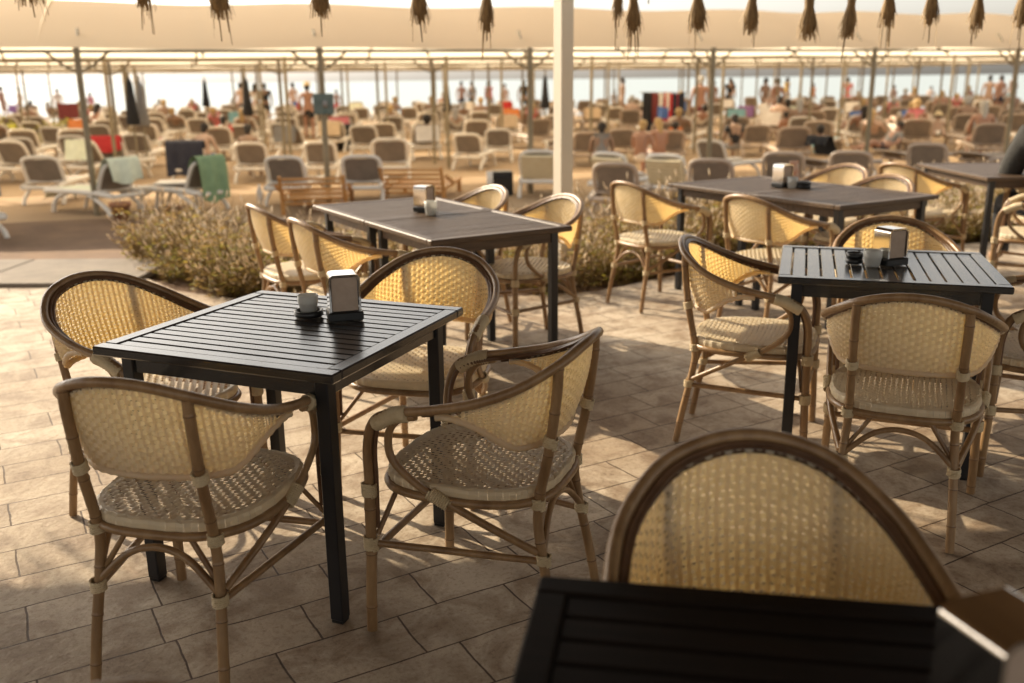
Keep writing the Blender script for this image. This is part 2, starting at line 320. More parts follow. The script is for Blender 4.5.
# ------------------------------------------------------------------ tables
def table(label, c, rot, W, L, slats_along_x, m, n, name='dining_table', inset=.07, joint=False, group='slatted dining tables on the terrace'):
    t = thing(name, label, 'table', (c[0], c[1], 0), rot, group)
    def slab(ox, oy, w, l, tp):
        zt, th, fr = .74, .026, .045
        f = MB(); 
        f.box((ox, oy-l/2+fr/2, zt-th/2), (w, fr, th), bev=.004); f.box((ox, oy+l/2-fr/2, zt-th/2), (w, fr, th), bev=.004)
        f.box((ox-w/2+fr/2, oy, zt-th/2), (fr, l-2*fr-.001, th), bev=.004); f.box((ox+w/2-fr/2, oy, zt-th/2), (fr, l-2*fr-.001, th), bev=.004)
        f.build('top_frame', m, t)
        s = MB(); gap = .0065; iw, il = w-2*fr-.003, l-2*fr-.003; span = il if slats_along_x else iw; pitch = span/n
        for i in range(n):
            q = -span/2+pitch*(i+.5); dz = rnd.uniform(-.0006, .0006)
            if slats_along_x: s.box((ox, oy+q, zt-th/2-.001+dz), (iw, pitch-gap, th-.004), bev=.0025)
            else: s.box((ox+q, oy, zt-th/2-.001+dz), (pitch-gap, il, th-.004), bev=.0025)
        s.build('slatted_top', m, t)
        a = MB(); ah = .055
        for sg in (-1, 1):
            a.box((ox, oy+sg*(l/2-inset), zt-th-ah/2-.001), (w-2*inset-.041, .022, ah)); a.box((ox+sg*(w/2-inset), oy, zt-th-ah/2-.001), (.022, l-2*inset-.041, ah))
        a.build('apron', m, t)
        for sx in (-1, 1):
            for sy in (-1, 1):
                lg = MB().box((ox+sx*(w/2-inset), oy+sy*(l/2-inset), (zt-th)/2+.004), (.04, .04, zt-th-.01), bev=.003).build('leg', M['blackmetal'], t)
                MB().box((ox+sx*(w/2-inset), oy+sy*(l/2-inset), .0045), (.034, .034, .009)).build('foot_cap', M['plasticblack'], lg)
    if joint:
        h = L/2
        slab(0, -h/2-.002, W, h-.004, t); slab(0, h/2+.002, W, h-.004, t)
    else: slab(0, 0, W, L, t)
    return t
T1c, T1r = (-.66, 2.735), -.388
table('black slatted square table in front at the left, holding a dispenser and cup', T1c, T1r, .779, .77, True, M['black'], 15)
table('brown table of two joined tops by the flower bed, left of white post', (-.43, 5.12), R(31), .78, 1.56, True, M['brownwood'], 22, joint=True)
table('brown weathered long table at middle right with an orange card and dispenser on it', (1.84, 6.15), R(31), .88, 1.48, True, M['brownwood'], 22, joint=True)
table('black slatted square table at right with steel dispenser, cup and stacked ashtrays', (1.442, 3.592), -.296, .779, .702, False, M['black'], 13)
table('brown table at the far right edge behind the other tables', (3.78, 7.3), 0, .86, 1.2, True, M['brownwood'], 18)
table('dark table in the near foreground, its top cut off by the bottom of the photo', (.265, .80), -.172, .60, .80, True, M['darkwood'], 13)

# ------------------------------------------------------------------ rattan armchair
def make_chair():
    root = thing('rattan_armchair', '', 'chair')
    def legmesh(pts, r_, seed):
        P = smooth_path(pts, 8); mb = MB().tube(P, r_, 10); q = random.Random(seed); acc = q.uniform(.03, .1)
        for i in range(1, len(P)):
            acc += (P[i]-P[i-1]).length
            if acc > .115:
                acc = q.uniform(-.03, .02); d_ = (P[i]-P[i-1]).normalized(); mb.tube([P[i]-d_*.006, P[i]-d_*.0015, P[i]+d_*.0015, P[i]+d_*.006], [r_*1.01, r_*1.09, r_*1.09, r_*1.01], 10, mi=0); mb.tube([P[i]-d_*.0012, P[i]+d_*.0012], r_*1.1, 10, mi=1)
        return mb
    half = [(.246, -.23, .25), (.244, -.228, .43), (.247, -.225, .535), (.256, -.2, .608), (.263, -.14, .642), (.27, -.03, .664), (.262, .08, .69), (.232, .18, .728), (.163, .26, .775), (.083, .292, .802), (0, .302, .811)]
    rim = smooth_path(half+[(-x, y, z) for x, y, z in half[-2::-1]], 7)
    arm = [p for p in rim if p.z > .40]
    rail = MB().tube(arm, .0128, 10).build('arm_rail', M['cane'], root)
    inner = []
    for i, p in enumerate(rim):
        T = (rim[min(i+1, len(rim)-1)]-rim[max(i-1, 0)]).normalized(); c = Vector((0, .02, .58))
        toc = (Vector((0, .02, p.z-.16 if p.y > -.1 else .45))-p); toc = (toc-T*toc.dot(T)).normalized()
        inner.append(p+toc*.019)
    MB().tube([q for q in inner if q.z > .30], .0072, 8).build('inner_rail', M['cane_dark'], rail)
    # braid along the inside of the rail
    U = [p for p in zip(rim, inner) if p[0].y > -.07]
    wv = MB()
    for i in range(0, (len(U)-1)*3):
        j = i//3; t = (i % 3)/3; q = U[j][1].lerp(U[j+1][1], t); dirr = (U[j][1]-U[j][0]).normalized(); T = (U[j+1][1]-U[j][1]).normalized()
        a = q+dirr*.002-T*.003; e = q+dirr*.013+T*.005; side = T*.003; nn = T.cross(dirr)*.0085
        wv.ribbon([a-nn*.5, a+dirr*.006-nn*1.05, e-nn*.6], 0, side=[side, side, side]); wv.ribbon([a+nn*.5, a+dirr*.006+nn*1.05, e+nn*.6], 0, side=[side, side, side])
    wv.build('braid', M['cane_dark'], rail)
    # wraps on the arms
    for sg in (-1, 1):
        pts = smooth_path([(sg*.256, -.196, .612), (sg*.263, -.14, .642), (sg*.266, -.1, .652)], 5)
        c = Vector((0, .003, -.006)); pts = smooth_path([q+c for q in pts], 2); MB().tube(pts, [.0228 if i % 2 else .0205 for i in range(len(pts))], 10).build('binding', M['wrap'], rail)
    # back panel
    n_u = len(U)
    R_ = [a[1] for a in U]
    arc = [0]
    for i in range(1, n_u): arc.append(arc[-1]+(R_[i]-R_[i-1]).length)
    def top(u):
        s = (u*.5+.5)*arc[-1]; i = 0
        while i < n_u-2 and arc[i+1] < s: i += 1
        t = (s-arc[i])/(arc[i+1]-arc[i]); return R_[i].lerp(R_[i+1], t)
    def S(u, v):
        p = top(u); k = abs(u); e = 1-max(0, min(1, (k-.42)/.55)); e = e*e*(3-2*e)
        zl = .56; lo = Vector((p.x*(1-.04*e), p.y*(1-.2*e), p.z-.012-(p.z-.012-zl)*e))
        q = lo.lerp(p, v); out = Vector((p.x, p.y-.02, 0)).normalized(); return q+out*(.012*math.sin(v*math.pi)*e), out, (p.z-lo.z)
    pan = MB(); NU, NV = 54, 20
    for i in range(NU+1):
        u = -.965+1.93*i/NU; hgt = S(u, 0)[2]
        if hgt < .03: continue
        pts = []; sd = []; T = (S(min(u+.01, 1), .5)[0]-S(max(u-.01, -1), .5)[0]).normalized()
        for j in range(NV*2+1):
            v = j/(NV*2); q, o, h = S(u, v); pts.append(q+o*(.0012*math.cos(math.pi*(v*NV-.5+i)))); sd.append(T*.0046)
        pan.ribbon(pts, 0, side=sd)
    for j in range(NV):
        v = (j+.5)/NV; runs = []; cur = []
        for i in range(NU*4+1):
            u = -.965+1.93*i/(NU*4); q, o, h = S(u, v)
            if h < .022+.012*(j % 3): 
                if len(cur) > 2: runs.append(cur)
                cur = []; continue
            cur.append((q-o*(.0036*math.cos(math.pi*(i/4+j))), Vector((0, .02, 1))*(h/NV*(.488-.012*abs(math.sin(math.pi*(i/4)))))))
        if len(cur) > 2: runs.append(cur)
        for c in runs: pan.ribbon([a for a, _ in c], 0, side=[s_ for _, s_ in c])
    back = pan.build('backrest', M['wicker'], root)
    low = [S(-.93+1.86*i/60, 0)[0] for i in range(61)]
    ed = MB().tube(low, [.0085 if i % 2 else .0105 for i in range(61)], 8); ed.build('braided_edge', M['wicker'], back)
    # seat
    a_, b_ = .228, .232
    def outl(t):
        c, s = math.cos(t), math.sin(t); pw = .62; bb_ = b_; 
        return Vector((a_*math.copysign(abs(c)**pw, c)*(1-.10*max(0, s)), bb_*math.copysign(abs(s)**pw, s)-.005, .445))
    seat = MB(); NS = 27; st = .46/NS
    def inside(x, y):
        k = 1-.10*max(0, y/b_); return (abs(x/(a_*k))**3.2+abs((y+.005)/b_)**3.2) < 1.0
    def zz(x, y): r2 = (x/a_)**2+(y/b_)**2; return .452-.012*(1-min(1, r2))-max(0, r2-.8)*.018
    for ax in (0, 1):
        for i in range(NS):
            cpos = -.23+st*(i+.5); pts = []
            for k in range(NS*2+1):
                q = -.23+st*k/2; x, y = (cpos, q) if ax == 0 else (q, cpos)
                if not inside(x, y): continue
                ph = math.cos(math.pi*(k/2-.5)/1.0+math.pi*(i+ax)); pts.append(Vector((x, y, zz(x, y)+.003*ph)))
            if len(pts) > 2: h = Vector((.0064, 0, 0)) if ax == 0 else Vector((0, .0064, 0)); seat.ribbon(pts, 0, side=[h]*len(pts))
    ring = [outl(2*math.pi*i/72) for i in range(72)]
    def lash(c, dr, r_, ln, n, nm='binding', par=None):
        dr = Vector(dr).normalized(); a1 = dr.orthogonal().normalized(); a2 = dr.cross(a1); pts = []
        K = n*9
        for k in range(K+1): t = k/K; an = 2*math.pi*n*t; pts.append(Vector(c)+dr*ln*(t-.5)+(a1*math.cos(an)+a2*math.sin(an))*(r_+.0006*math.sin(k*1.7)))
        h = [dr*(ln/n*.5)]*len(pts)
        mb = MB().tube(pts, .0031, 5); return mb.build(nm, M['wrap'], par)
    so_ = seat.build('seat', M['seatw'], root)
    ap = MB(); prof = [(-.016, .004), (-.004, .005), (.003, 0), (.005, -.009), (.004, -.02), (.001, -.029)]
    for i in range(72):
        for dk in (0,):
            p0, p1 = ring[i], ring[(i+1) % 72]; T = (p1-p0); nrm = Vector((T.y, -T.x, 0)).normalized()
            a = p0; e = p1; w0 = .0014*(1 if i % 2 else -1)
            V = []; 
            for o_, z_ in prof: V += [a+nrm*(o_+w0)+Vector((0, 0, z_)), e+nrm*(o_-w0)+Vector((0, 0, z_))]
            ap.add(V, [(2*k, 2*k+1, 2*k+3, 2*k+2) for k in range(len(prof)-1)], False)
    ap.build('seat_edge', M['seatw'], so_)
    MB().tube([Vector((p.x*1.02, p.y*1.02, .411)) for p in ring], .012, 8, closed=True).build('seat_frame', M['cane'], root)
    # legs
    for sg in (-1, 1):
        fl = legmesh([(sg*.252, -.238, .004), (sg*.25, -.235, .12), (sg*.246, -.23, .25), (sg*.244, -.228, .43)], .0148, 3+sg).build('leg', [M['cane'], M['cane_dark']], root)
        for (q, r_) in (((sg*.246, -.23, .262), .022), ((sg*.2445, -.2285, .415), .022)):
            lash(q, (0, 0, 1), r_*.86, .036, 7, par=fl)
        rl = legmesh([(sg*.178, .268, .004), (sg*.172, .245, .14), (sg*.162, .214, .30), (sg*.156, .208, .40), (sg*.157, .238, .56), (sg*.158, .257, .70), (sg*.158, .261, .768)], .0136, 9+sg).build('leg', [M['cane'], M['cane_dark']], root)
        for q, r_ in (((sg*.1655, .225, .255), .021), ((sg*.159, .208, .405), .0205), ((sg*.157, .241, .575), .02)):
            lash(q, (0, .25 if q[2] > .5 else 0, 1), r_*.86, .028, 5, par=rl)
        lp = MB().tube(smooth_path([(sg*.264, -.075, .64), (sg*.258, -.13, .622), (sg*.252, -.16, .575), (sg*.253, -.15, .51), (sg*.246, -.08, .445), (sg*.238, -.01, .408), (sg*.215, .09, .35), (sg*.172, .21, .275)], 5), .0105, 8).build('arm_loop', M['cane'], root)
        q = Vector((sg*.242, -.03, .417)); dr = Vector((-.01*sg, .07, -.04)).normalized(); lash(q, dr, .0155, .06, 10, par=lp)
        MB().tube([(sg*.242, -.21, .262), (sg*.168, .216, .25)], .010, 8).build('stretcher', M['cane'], root)
        MB().tube([(sg*.236, -.215, .285), (sg*.15, -.19, .398)], .0075, 6).build('brace', M['cane'], root)
        MB().tube([(sg*.161, .21, .28), (sg*.085, .2, .398)], .0075, 6).build('brace', M['cane'], root)
    MB().tube([(-.24, -.221, .245), (.24, -.221, .245)], .0105, 8).build('stretcher', M['cane'], root)
    MB().tube(smooth_path([(-.165, .222, .265), (-.09, .21, .335), (-.03, .205, .36), (.03, .205, .36), (.09, .21, .335), (.165, .222, .265)], 4), .0095, 8).build('stretcher', M['cane'], root)
    return root
CG = 'rattan armchairs around the terrace tables'
CH_LIST = [
 ((-.81, 2.265), (.23, .97), 'rattan armchair seen from behind at the left in front of the black table'),
 ((-1.205, 3.02), (.86, -.5), 'rattan armchair at far left facing the front black table, brown rim against the paving'),
 ((-.075, 2.42), (-.93, .36), 'rattan armchair right of the front black table, its empty seat in full view'),
 ((-.33, 3.31), (-.24, -.97), 'rattan armchair facing the camera behind the front black table, beside the napkin dispenser'),
 ((-1.12, 5.17), (.84, .54), 'rattan armchair left of the brown joined table, nearest the flower bed'),
 ((-.77, 4.62), (.84, .54), 'rattan armchair left of the brown joined table, nearer of two side by side'),
 ((.08, 5.16), (-.84, -.54), 'rattan armchair below the white post on the right side of the brown joined table'),
 ((-.33, 5.66), (-.84, -.54), 'rattan armchair half hidden behind the brown joined table, left of the white post'),
 ((.96, 6.12), (.86, .51), 'rattan armchair standing alone in the sun at the left end of the long brown table'),
 ((1.52, 5.36), (.84, .54), 'rattan armchair at the front corner of the long brown table'),
 ((2.25, 6.86), (-.84, -.54), 'rattan armchair behind the long brown table, the farther of two sunlit backs'),
 ((2.24, 6.05), (-.84, -.54), 'rattan armchair tucked under the long brown table, the nearer of two sunlit backs'),
 ((.98, 3.70), (.93, -.36), 'rattan armchair at the left of the right black table, seen side on'),
 ((1.30, 2.98), (.40, .92), 'rattan armchair seen from behind in front of the right black table'),
 ((1.68, 4.03), (-.2, -.98), 'rattan armchair facing the camera behind the right black table, only its arched back showing'),
 ((2.03, 3.42), (-.956, .29), 'rattan armchair right of the right black table, cut off by the photo edge'),
 ((3.1, 7.2), (.88, .47), 'rattan armchair left of the far right brown table, pale seat in the sun'),
 ((3.42, 6.1), (-.85, .5), 'rattan armchair at the far right edge in front of the person in dark knitwear'),
 ((3.92, 6.85), (.15, 1), 'rattan armchair carrying the person in dark knitwear, beyond the right edge'),
 ((.385, 1.20), (-.03, -1), 'large blurred rattan armchair back in the near foreground behind the dark table'),
 ((.98, 1.0), (-.97, -.2), 'rattan armchair in the bottom right corner, only its blurred arm in view'),
 ((-.40, .58), (.05, -1), 'rattan armchair at the bottom edge left, only a sliver of its rim in view'),
]
proto = make_chair()
for i, (c, f, lab) in enumerate(CH_LIST):
    o = proto if i == 0 else dup(proto)
    L = math.hypot(*f); th = math.atan2(f[0]/L, -f[1]/L)
    o.location = (c[0], c[1], 0); o.rotation_euler = (0, 0, th); o['label'] = lab; o['group'] = CG
    if 'large blurred' in lab: o.scale = (.92, .95, 1.06)
# ------------------------------------------------------------------ things on the tables
def dispenser(p, rz, label, s=1., z=.741):
    t = thing('napkin_dispenser', label, 'napkin dispenser', (p[0], p[1], z), rz, 'steel napkin dispensers on the tables')
    w_, d_, h_ = .094*s, .082*s, .142*s
    b = MB().box((0, 0, .014*s), (w_+.012, d_+.01, .028*s), bev=.004); b.build('base', M['plasticblack'], t)
    prof = []; r_ = .016*s
    sh = MB(); hw = w_/2; cs = [(-hw, .03*s)]+[(-hw+r_-r_*math.cos(a*math.pi/12), h_-r_+r_*math.sin(a*math.pi/12)) for a in range(0, 7)]
    cs += [(-x, z_) for x, z_ in cs[::-1]]
    n = len(cs); V = [(x, -d_/2, z_) for x, z_ in cs]+[(x, d_/2, z_) for x, z_ in cs]
    sh.add(V, [(k, k+1, n+k+1, n+k) for k in range(n-1)], True)
    th = .006
    ci = [(x*(1-2*th/w_), z_-th if z_ > .1*s else z_) for x, z_ in cs]
    for yy, fl in ((-d_/2, 1), (d_/2, -1)):
        V = [(x, yy, z_) for x, z_ in cs]+[(x, yy, z_) for x, z_ in ci]; sh.add(V, [((k, k+1, n+k+1, n+k) if fl < 0 else (n+k, n+k+1, k+1, k)) for k in range(n-1)])
        V = [(x, yy, z_) for x, z_ in ci]+[(x, yy*.86, z_) for x, z_ in ci]; sh.add(V, [(k, k+1, n+k+1, n+k) for k in range(n-1)])
    sh.build('steel_shell', M['chrome'], t)
    nb = MB()
    for sg in (-1, 1):
        for k in range(5): nb.box((rnd.uniform(-.001, .001), sg*(d_/2*.84-.0035*k-.002), (.028*s+h_-.008)/2), (w_-.017, .0028, h_-.012-.028*s), rot=rnd.uniform(-.01, .01))
    nb.build('napkins', M['napkin'], t); return t
def cup(p, label, r=.031, h=.055, z=.741, ribs=True):
    t = thing('glass_cup', label, 'cup', (p[0], p[1], z), 0)
    MB().lathe([(r*.78, 0), (r*.84, .01), (r*.93, h*.5), (r*1.0, h*.55), (r*.98, h*.62), (r*1.04, h), (r*.96, h), (r*.88, h*.55), (r*.74, .006)], seg=24).build('cup_body', M['cup'], t); return t
def ashtray(p, label, z=.741, r=.045, n=1, m='plasticblack'):
    t = thing('ashtray', label, 'ashtray', (p[0], p[1], z), .4)
    for k in range(n): MB().lathe([(r*.9, 0), (r, .004), (r, .02), (r*.86, .02), (r*.8, .008), (.002, .007)], (0, 0, k*.021), seg=20).build('dish', M[m], t)
    return t
g1 = G(345, 318, .741)
dispenser(g1, R(16), 'steel napkin dispenser with pale napkins on the front black table')
ashtray(G(309, 316, .741), 'black ashtray under a cup on the front black table')
cup(G(309, 315, .741), 'ribbed pale cup set in a black ashtray on the front black table', z=.75)
dispenser(G(889, 264, .741), R(22), 'steel napkin dispenser on the right black table, one shiny side turned to the cup')
cup(G(872, 266, .741), 'pale cup beside the dispenser on the right black table', r=.034, h=.062)
ashtray(G(854, 263, .741), 'small stack of two ashtrays left of the cup on the right black table', r=.032, n=2)
dispenser(G(425, 211, .741), R(60), 'steel napkin dispenser on the brown joined table')
cup(G(431, 215, .741), 'pale cup standing against the dispenser on the brown joined table', r=.034, h=.075)
dispenser(G(782, 187, .741), R(35), 'steel napkin dispenser on the long brown table with an orange card behind it', s=1.05)
cup(G(792, 188, .741), 'pale cup beside the dispenser on the long brown table', r=.036, h=.07)
ashtray(G(803, 188, .741), 'dark bowl shaped ashtray right of the cup on the long brown table', r=.05, n=2)
cd = G(795, 183, .741); o = MB().box((0, 0, .075), (.085, .006, .15), bev=.002).build('menu_card', M['card']); o.location = cd; o.rotation_euler = (R(-8), 0, R(30)); tag(o, 'small orange card standing behind the cup on the long brown table', 'card')
dispenser((.518, .874), R(18), 'steel napkin dispenser in the bottom right corner on the foreground table', s=1.1)
# ------------------------------------------------------------------ canopies over the beach
DX, DY = 3.09, 1.04; AX, AY = -5.85, 13.4; NRM = Vector((-DY, DX, 0)).normalized(); DIR = Vector((DX, DY, 0)).normalized()
PROF = [(0, 0), (.35, .15), (.9, .35), (1.5, .54), (2.1, .70), (2.6, .80), (3.0, .81), (3.6, .67), (4.4, .36), (5.1, 0)]
def canopy(row, k0, k1, label, zt=1.87, splits=()):
    o0 = Vector((AX, AY, 0))+NRM*(6.3*row)
    P = lambda k, off=0., z=0.: o0+Vector((DX*k, DY*k, 0))+NRM*off+Vector((0, 0, z))
    t = thing('beach_canopy', label, 'canopy', P(k0, 0, Zs), 0, 'rows of cream canopies over the sun loungers')
    inv = Matrix.Translation(-P(k0, 0, Zs))
    def bl(mb, n, m, par=t):
        mb.v = [tuple(inv @ Vector(v)) for v in mb.v]; return mb.build(n, m, par)
    cuts = [k0-.25]+list(splits)+[k1+.25]
    for a, b_ in zip(cuts, cuts[1:]):
        f = MB(); rs = rnd.uniform(-.02, .03) if row else (0.0 if a > k0-.2 else .04)
        def fn(u, v, a=a, b_=b_, rs=rs):
            k = a+(b_-a)*u; q = v*(len(PROF)-1); i = min(int(q), len(PROF)-2); tt = q-i
            off = PROF[i][0]*(1-tt)+PROF[i+1][0]*tt; z = PROF[i][1]*(1-tt)+PROF[i+1][1]*tt
            sag = .075*math.sin(u*math.pi*max(1, round((b_-a))))**2*(1 if v < .5 else .6)
            return P(k, off, zt+.05+z*(1+rs)-sag*(.4+z))
        f.grid(fn, max(8, int((b_-a)*6)), 27); bl(f, 'fabric', M['fabric'])
    for off in (0, 5.1): bl(MB().tube([P(k0-.25, off, zt), P(k1+.25, off, zt)], .022, 8), 'rail', M['pole'])
    for k in range(k0, k1+1):
        for off in ((0, 5.1) if row < 3 else (0,)):
            po = bl(MB().tube([P(k, off, Zs-.1), P(k, off, zt+.05)], .045 if row == 0 and off == 0 else .035, 8), 'post', M['pole'])
            if row < 2 and off == 0:
                mb = MB()
                for sg in (-1, 1): mb.tube(smooth_path([P(k, 0, zt-.26), P(k+sg*.05, .04, zt-.2), P(k+sg*.13, .09, zt+.02)], 3), .018, 6)
                mb.tube([P(k, .02, zt-.24), P(k, .55, zt+.32)], .018, 6); bl(mb, 'brace', M['pole'], po)
        if row < 2:
            h = MB().tube(smooth_path([P(k+.5, PROF[i][0], zt-.06+PROF[i][1]*.93) for i in range(len(PROF))], 2), .02, 6); bl(h, 'hoop', M['pole'])
    return t
canopy(0, -2, 7, 'nearest cream fabric canopy, spanning the whole width of the photo', splits=(-.15, 1.1, 3.6))
canopy(1, -3, 9, 'second row of cream canopy, just behind the nearest one')
canopy(2, -4, 10, 'third row of cream canopy counted from the terrace')
canopy(3, -4, 11, 'fourth row of cream canopy counted from the terrace')
canopy(4, -4, 12, 'farthest row of cream canopy beside the water')

# ------------------------------------------------------------------ sun loungers
def lounger_parts(root, pl, ms, cush=False, flat=False):
    back = MB(); hy, hz = .62, .34; ty, tz = (.40, .75) if not flat else (-.02, .43)
    def bp(x, s, o=0.):                     # point on the back plane, s 0..1
        n = Vector((0, -(tz-hz), (ty-hy))).normalized()
        return Vector((x, hy+(ty-hy)*s, hz+(tz-hz)*s+.03*s*s))+n*o
    loop = []
    for (x, s) in ((-.30, 0), (-.315, .5), (-.30, .82), (-.25, .95), (-.13, 1.0), (.13, 1.0), (.25, .95), (.30, .82), (.315, .5), (.30, 0)): loop.append(bp(x, s))
    bf = MB().tube(smooth_path(loop, 4), .034, 8, flat=.7).tube([bp(-.29, .06), bp(.29, .06)], .036, 8, flat=.7).build('backrest_frame', pl, root)
    p = MB().grid(lambda u, v: bp(-.27+.54*u, .06+.88*v, .008+.02*math.sin(u*math.pi)), 6, 6)
    p.grid(lambda u, v: bp(-.27+.54*u, .06+.88*v, -.006+.02*math.sin(u*math.pi)), 6, 6); p.build('backrest_panel', ms, root)
    if cush:
        c = MB()
        for k in range(7):
            s = .08+.13*k; [c.tube([bp(-.29, s, g*.05), bp(-.1, s, g*.062), bp(.1, s, g*.062), bp(.29, s, g*.05)], .062, 8, flat=.6) for g in (-1, 1)]
        c.build('cushion', M['cushion'], root)
    sp = MB().box((0, 1.24, .335), (.54, 1.18, .02), bev=.006); sp.build('seat_panel', ms, root)
    for sg in (-1, 1):
        MB().tube(smooth_path([(sg*.30, .3, .30), (sg*.315, .7, .335), (sg*.315, 1.3, .34), (sg*.30, 1.8, .335), (sg*.27, 1.9, .31)], 3), .038, 8, flat=1.2).build('side_rail', pl, root)
        MB().tube(smooth_path([(sg*.30, .86, .31), (sg*.32, .62, .22), (sg*.33, .42, .1), (sg*.33, .36, .005)], 3), .034, 8).build('leg', pl, root)
        MB().tube(smooth_path([(sg*.30, 1.4, .31), (sg*.31, 1.62, .2), (sg*.31, 1.72, .005)], 3), .034, 8).build('leg', pl, root)
    MB().tube([(-.30, .32, .29), (.30, .32, .29)], .036, 8).build('cross_bar', pl, root)
    MB().tube([(-.28, 1.89, .31), (.28, 1.89, .31)], .036, 8).build('foot_bar', pl, root)
LG = 'sun loungers on the beach in front'
def lroot(lab): return thing('sun_lounger', lab, 'sun lounger', (0, 0, 0), 0, LG)
PL = {}
def hor(px): return 79-.011*(px-512)
def lounger(kind, px, ytop, yaw, lab):
    if kind not in PL:
        r = lroot(lab); lounger_parts(r, M['lplastic_shaded'] if kind in 'tu' else M['lplastic'], M['lmesh'], cush=kind == 'c', flat=kind in 'fu'); PL[kind] = r
    else: r = dup(PL[kind])
    Y = 1050/(ytop-hor(px)); X = AT(px, ytop, Y).x
    Y0 = Y-.3
    r.scale = (.9, .9, .92); r.location = (X, Y0, Zs); r.rotation_euler = (0, 0, R(yaw)); r['label'] = lab; r['group'] = LG
    return r
NEAR = [
 ('w', 38, 156, 4, 'white lounger with taupe back, biggest at the far left, seen from behind'),
 ('w', 4, 178, 60, 'white lounger cut off by the left edge with a dark cloth on it'),
 ('w', 17, 137, 8, 'white lounger at the left edge one row behind the biggest one'),
 ('w', 69, 135, 2, 'white lounger just left of the leaning canopy post, row behind the biggest one'),
 ('w', 106, 138, 5, 'white lounger with a bright red towel hung over its back'),
 ('w', 133, 133, 0, 'white lounger right of the one with the red towel'),
 ('w', 146, 160, 62, 'white lounger turned sideways under a mint and white towel'),
 ('w', 184, 143, 0, 'white lounger with a navy jacket hung over its back'),
 ('w', 232, 158, 62, 'white lounger turned away under a green towel'),
 ('w', 28, 121, 0, 'small white lounger below the shrubs at the left edge'),
 ('w', 48, 126, 0, 'white lounger right of the one below the shrubs'),
 ('w', 96, 124, 0, 'white lounger behind the red towel, left of the second post'),
 ('w', 145, 123, 0, 'white lounger behind the navy jacket, left of it'),
 ('w', 248, 142, 0, 'white lounger behind the green towel, beside a sunbather'),
 ('w', 280, 156, -4, 'white lounger left of the signed post above the left teak bench'),
 ('w', 318, 141, 0, 'white lounger right at the signed post, below the standing man'),
 ('w', 361, 155, 3, 'white lounger between the two teak benches seen from behind'),
 ('w', 383, 122, 0, 'white lounger behind the right teak bench, left of two in its row'),
 ('w', 424, 121, 0, 'white lounger behind the right teak bench, right of two in its row'),
 ('w', 462, 133, -14, 'white lounger turned slightly right of the right teak bench'),
 ('w', 279, 122, 0, 'white lounger behind the signed post, left of the black bin'),
 ('w', 239, 124, 0, 'white lounger beside the man in sunglasses'),
 ('w', 498, 128, 0, 'white lounger left of the post below the woman in black'),
 ('c', 536, 150, -6, 'lounger with a padded cream cushion left of the white post'),
 ('t', 606, 163, -18, 'shaded taupe lounger right of the white post, dry stalks in front of it'),
 ('t', 624, 128, 4, 'shaded taupe lounger beside the bare backed sitting man'),
 ('t', 588, 131, 0, 'shaded taupe lounger just right of the white post in the second row'),
 ('c', 592, 152, -40, 'lounger with cream cushion half hidden behind the shaded taupe lounger by the white post'),
 ('c', 652, 154, -30, 'lounger with cream cushion left of the tilted pale lounger'),
 ('w', 693, 139, -48, 'pale lounger with tall tilted back in front of the right hand post'),
 ('t', 702, 159, -20, 'shaded taupe lounger directly behind the left end of the long brown table'),
 ('t', 775, 152, -22, 'shaded taupe lounger directly behind the dispenser on the long brown table'),
 ('t', 757, 124, -6, 'shaded taupe lounger right of the sitting person in black'),
 ('t', 842, 151, -24, 'shaded taupe lounger above the two sunlit chair backs'),
 ('t', 918, 143, -28, 'shaded taupe lounger above the far right brown table'),
 ('u', 800, 138, -60, 'low flat shaded taupe lounger with a dark heap on it behind the long brown table'),
 ('u', 880, 132, -62, 'low flat shaded taupe lounger under the reclining person in shorts'),
 ('u', 960, 133, -58, 'low flat shaded taupe lounger right of the reclining person'),
 ('f', 560, 125, 0, 'flat white lounger directly left of the white post'),
 ('t', 672, 130, 0, 'shaded taupe lounger below the hanging red clothes'),
]
LO = {}
for q in NEAR:
    LO[q[4]] = lounger(*q)
# loungers of the far rows: one mesh each
def far_mesh(name, m1, m2):
    r = bpy.data.objects.new('tmp', None); col.objects.link(r); lounger_parts(r, m1, m2)
    mb = MB()
    for ch in list(r.children):
        me = ch.data; o = len(mb.v); mb.v += [tuple(v.co) for v in me.vertices]; mb.f += [tuple(i+o for i in p.vertices) for p in me.polygons]
        mb.sm += [p.use_smooth for p in me.polygons]; mb.mi += [0 if me.materials[0] is m1 else 1]*len(me.polygons)
        bpy.data.objects.remove(ch)
    bpy.data.objects.remove(r)
    o = mb.build(name, [m1, m2]); me = o.data; bpy.data.objects.remove(o); return me
fm = [far_mesh('far_lounger', M['lplastic'], M['lmesh']), far_mesh('far_lounger', M['lplastic_shaded'], M['lmesh'])]
FG = 'loungers crowded in the far rows by the sea'
r4 = random.Random(3)
FARL = []
for Y in (17.2, 19.6, 22.2, 24.6, 28, 31, 34, 37.5, 41, 45, 49):
    x = -.62*Y+r4.uniform(0, 1)
    while x < .6*Y:
        if r4.random() < (.9 if Y > 21 else .8) and all((x-q.location.x)**2+(Y-q.location.y)**2 > 1.7 for q in LO.values()) and not (Y < 20 and abs(x) < 1.2):
            o = bpy.data.objects.new('sun_lounger', fm[1 if (x > 0 and r4.random() < .65) else 0]); col.objects.link(o)
            o.location = (x, Y+r4.uniform(-.4, .4), sandz(Y)); o.rotation_euler = (0, 0, R(r4.gauss(0, 13)-(14 if x > 6 else 0))); FARL.append(o)
            tag(o, 'one of the small loungers crowded in the far rows by the sea', 'sun lounger', FG)
        x += r4.uniform(1.0, 1.9)
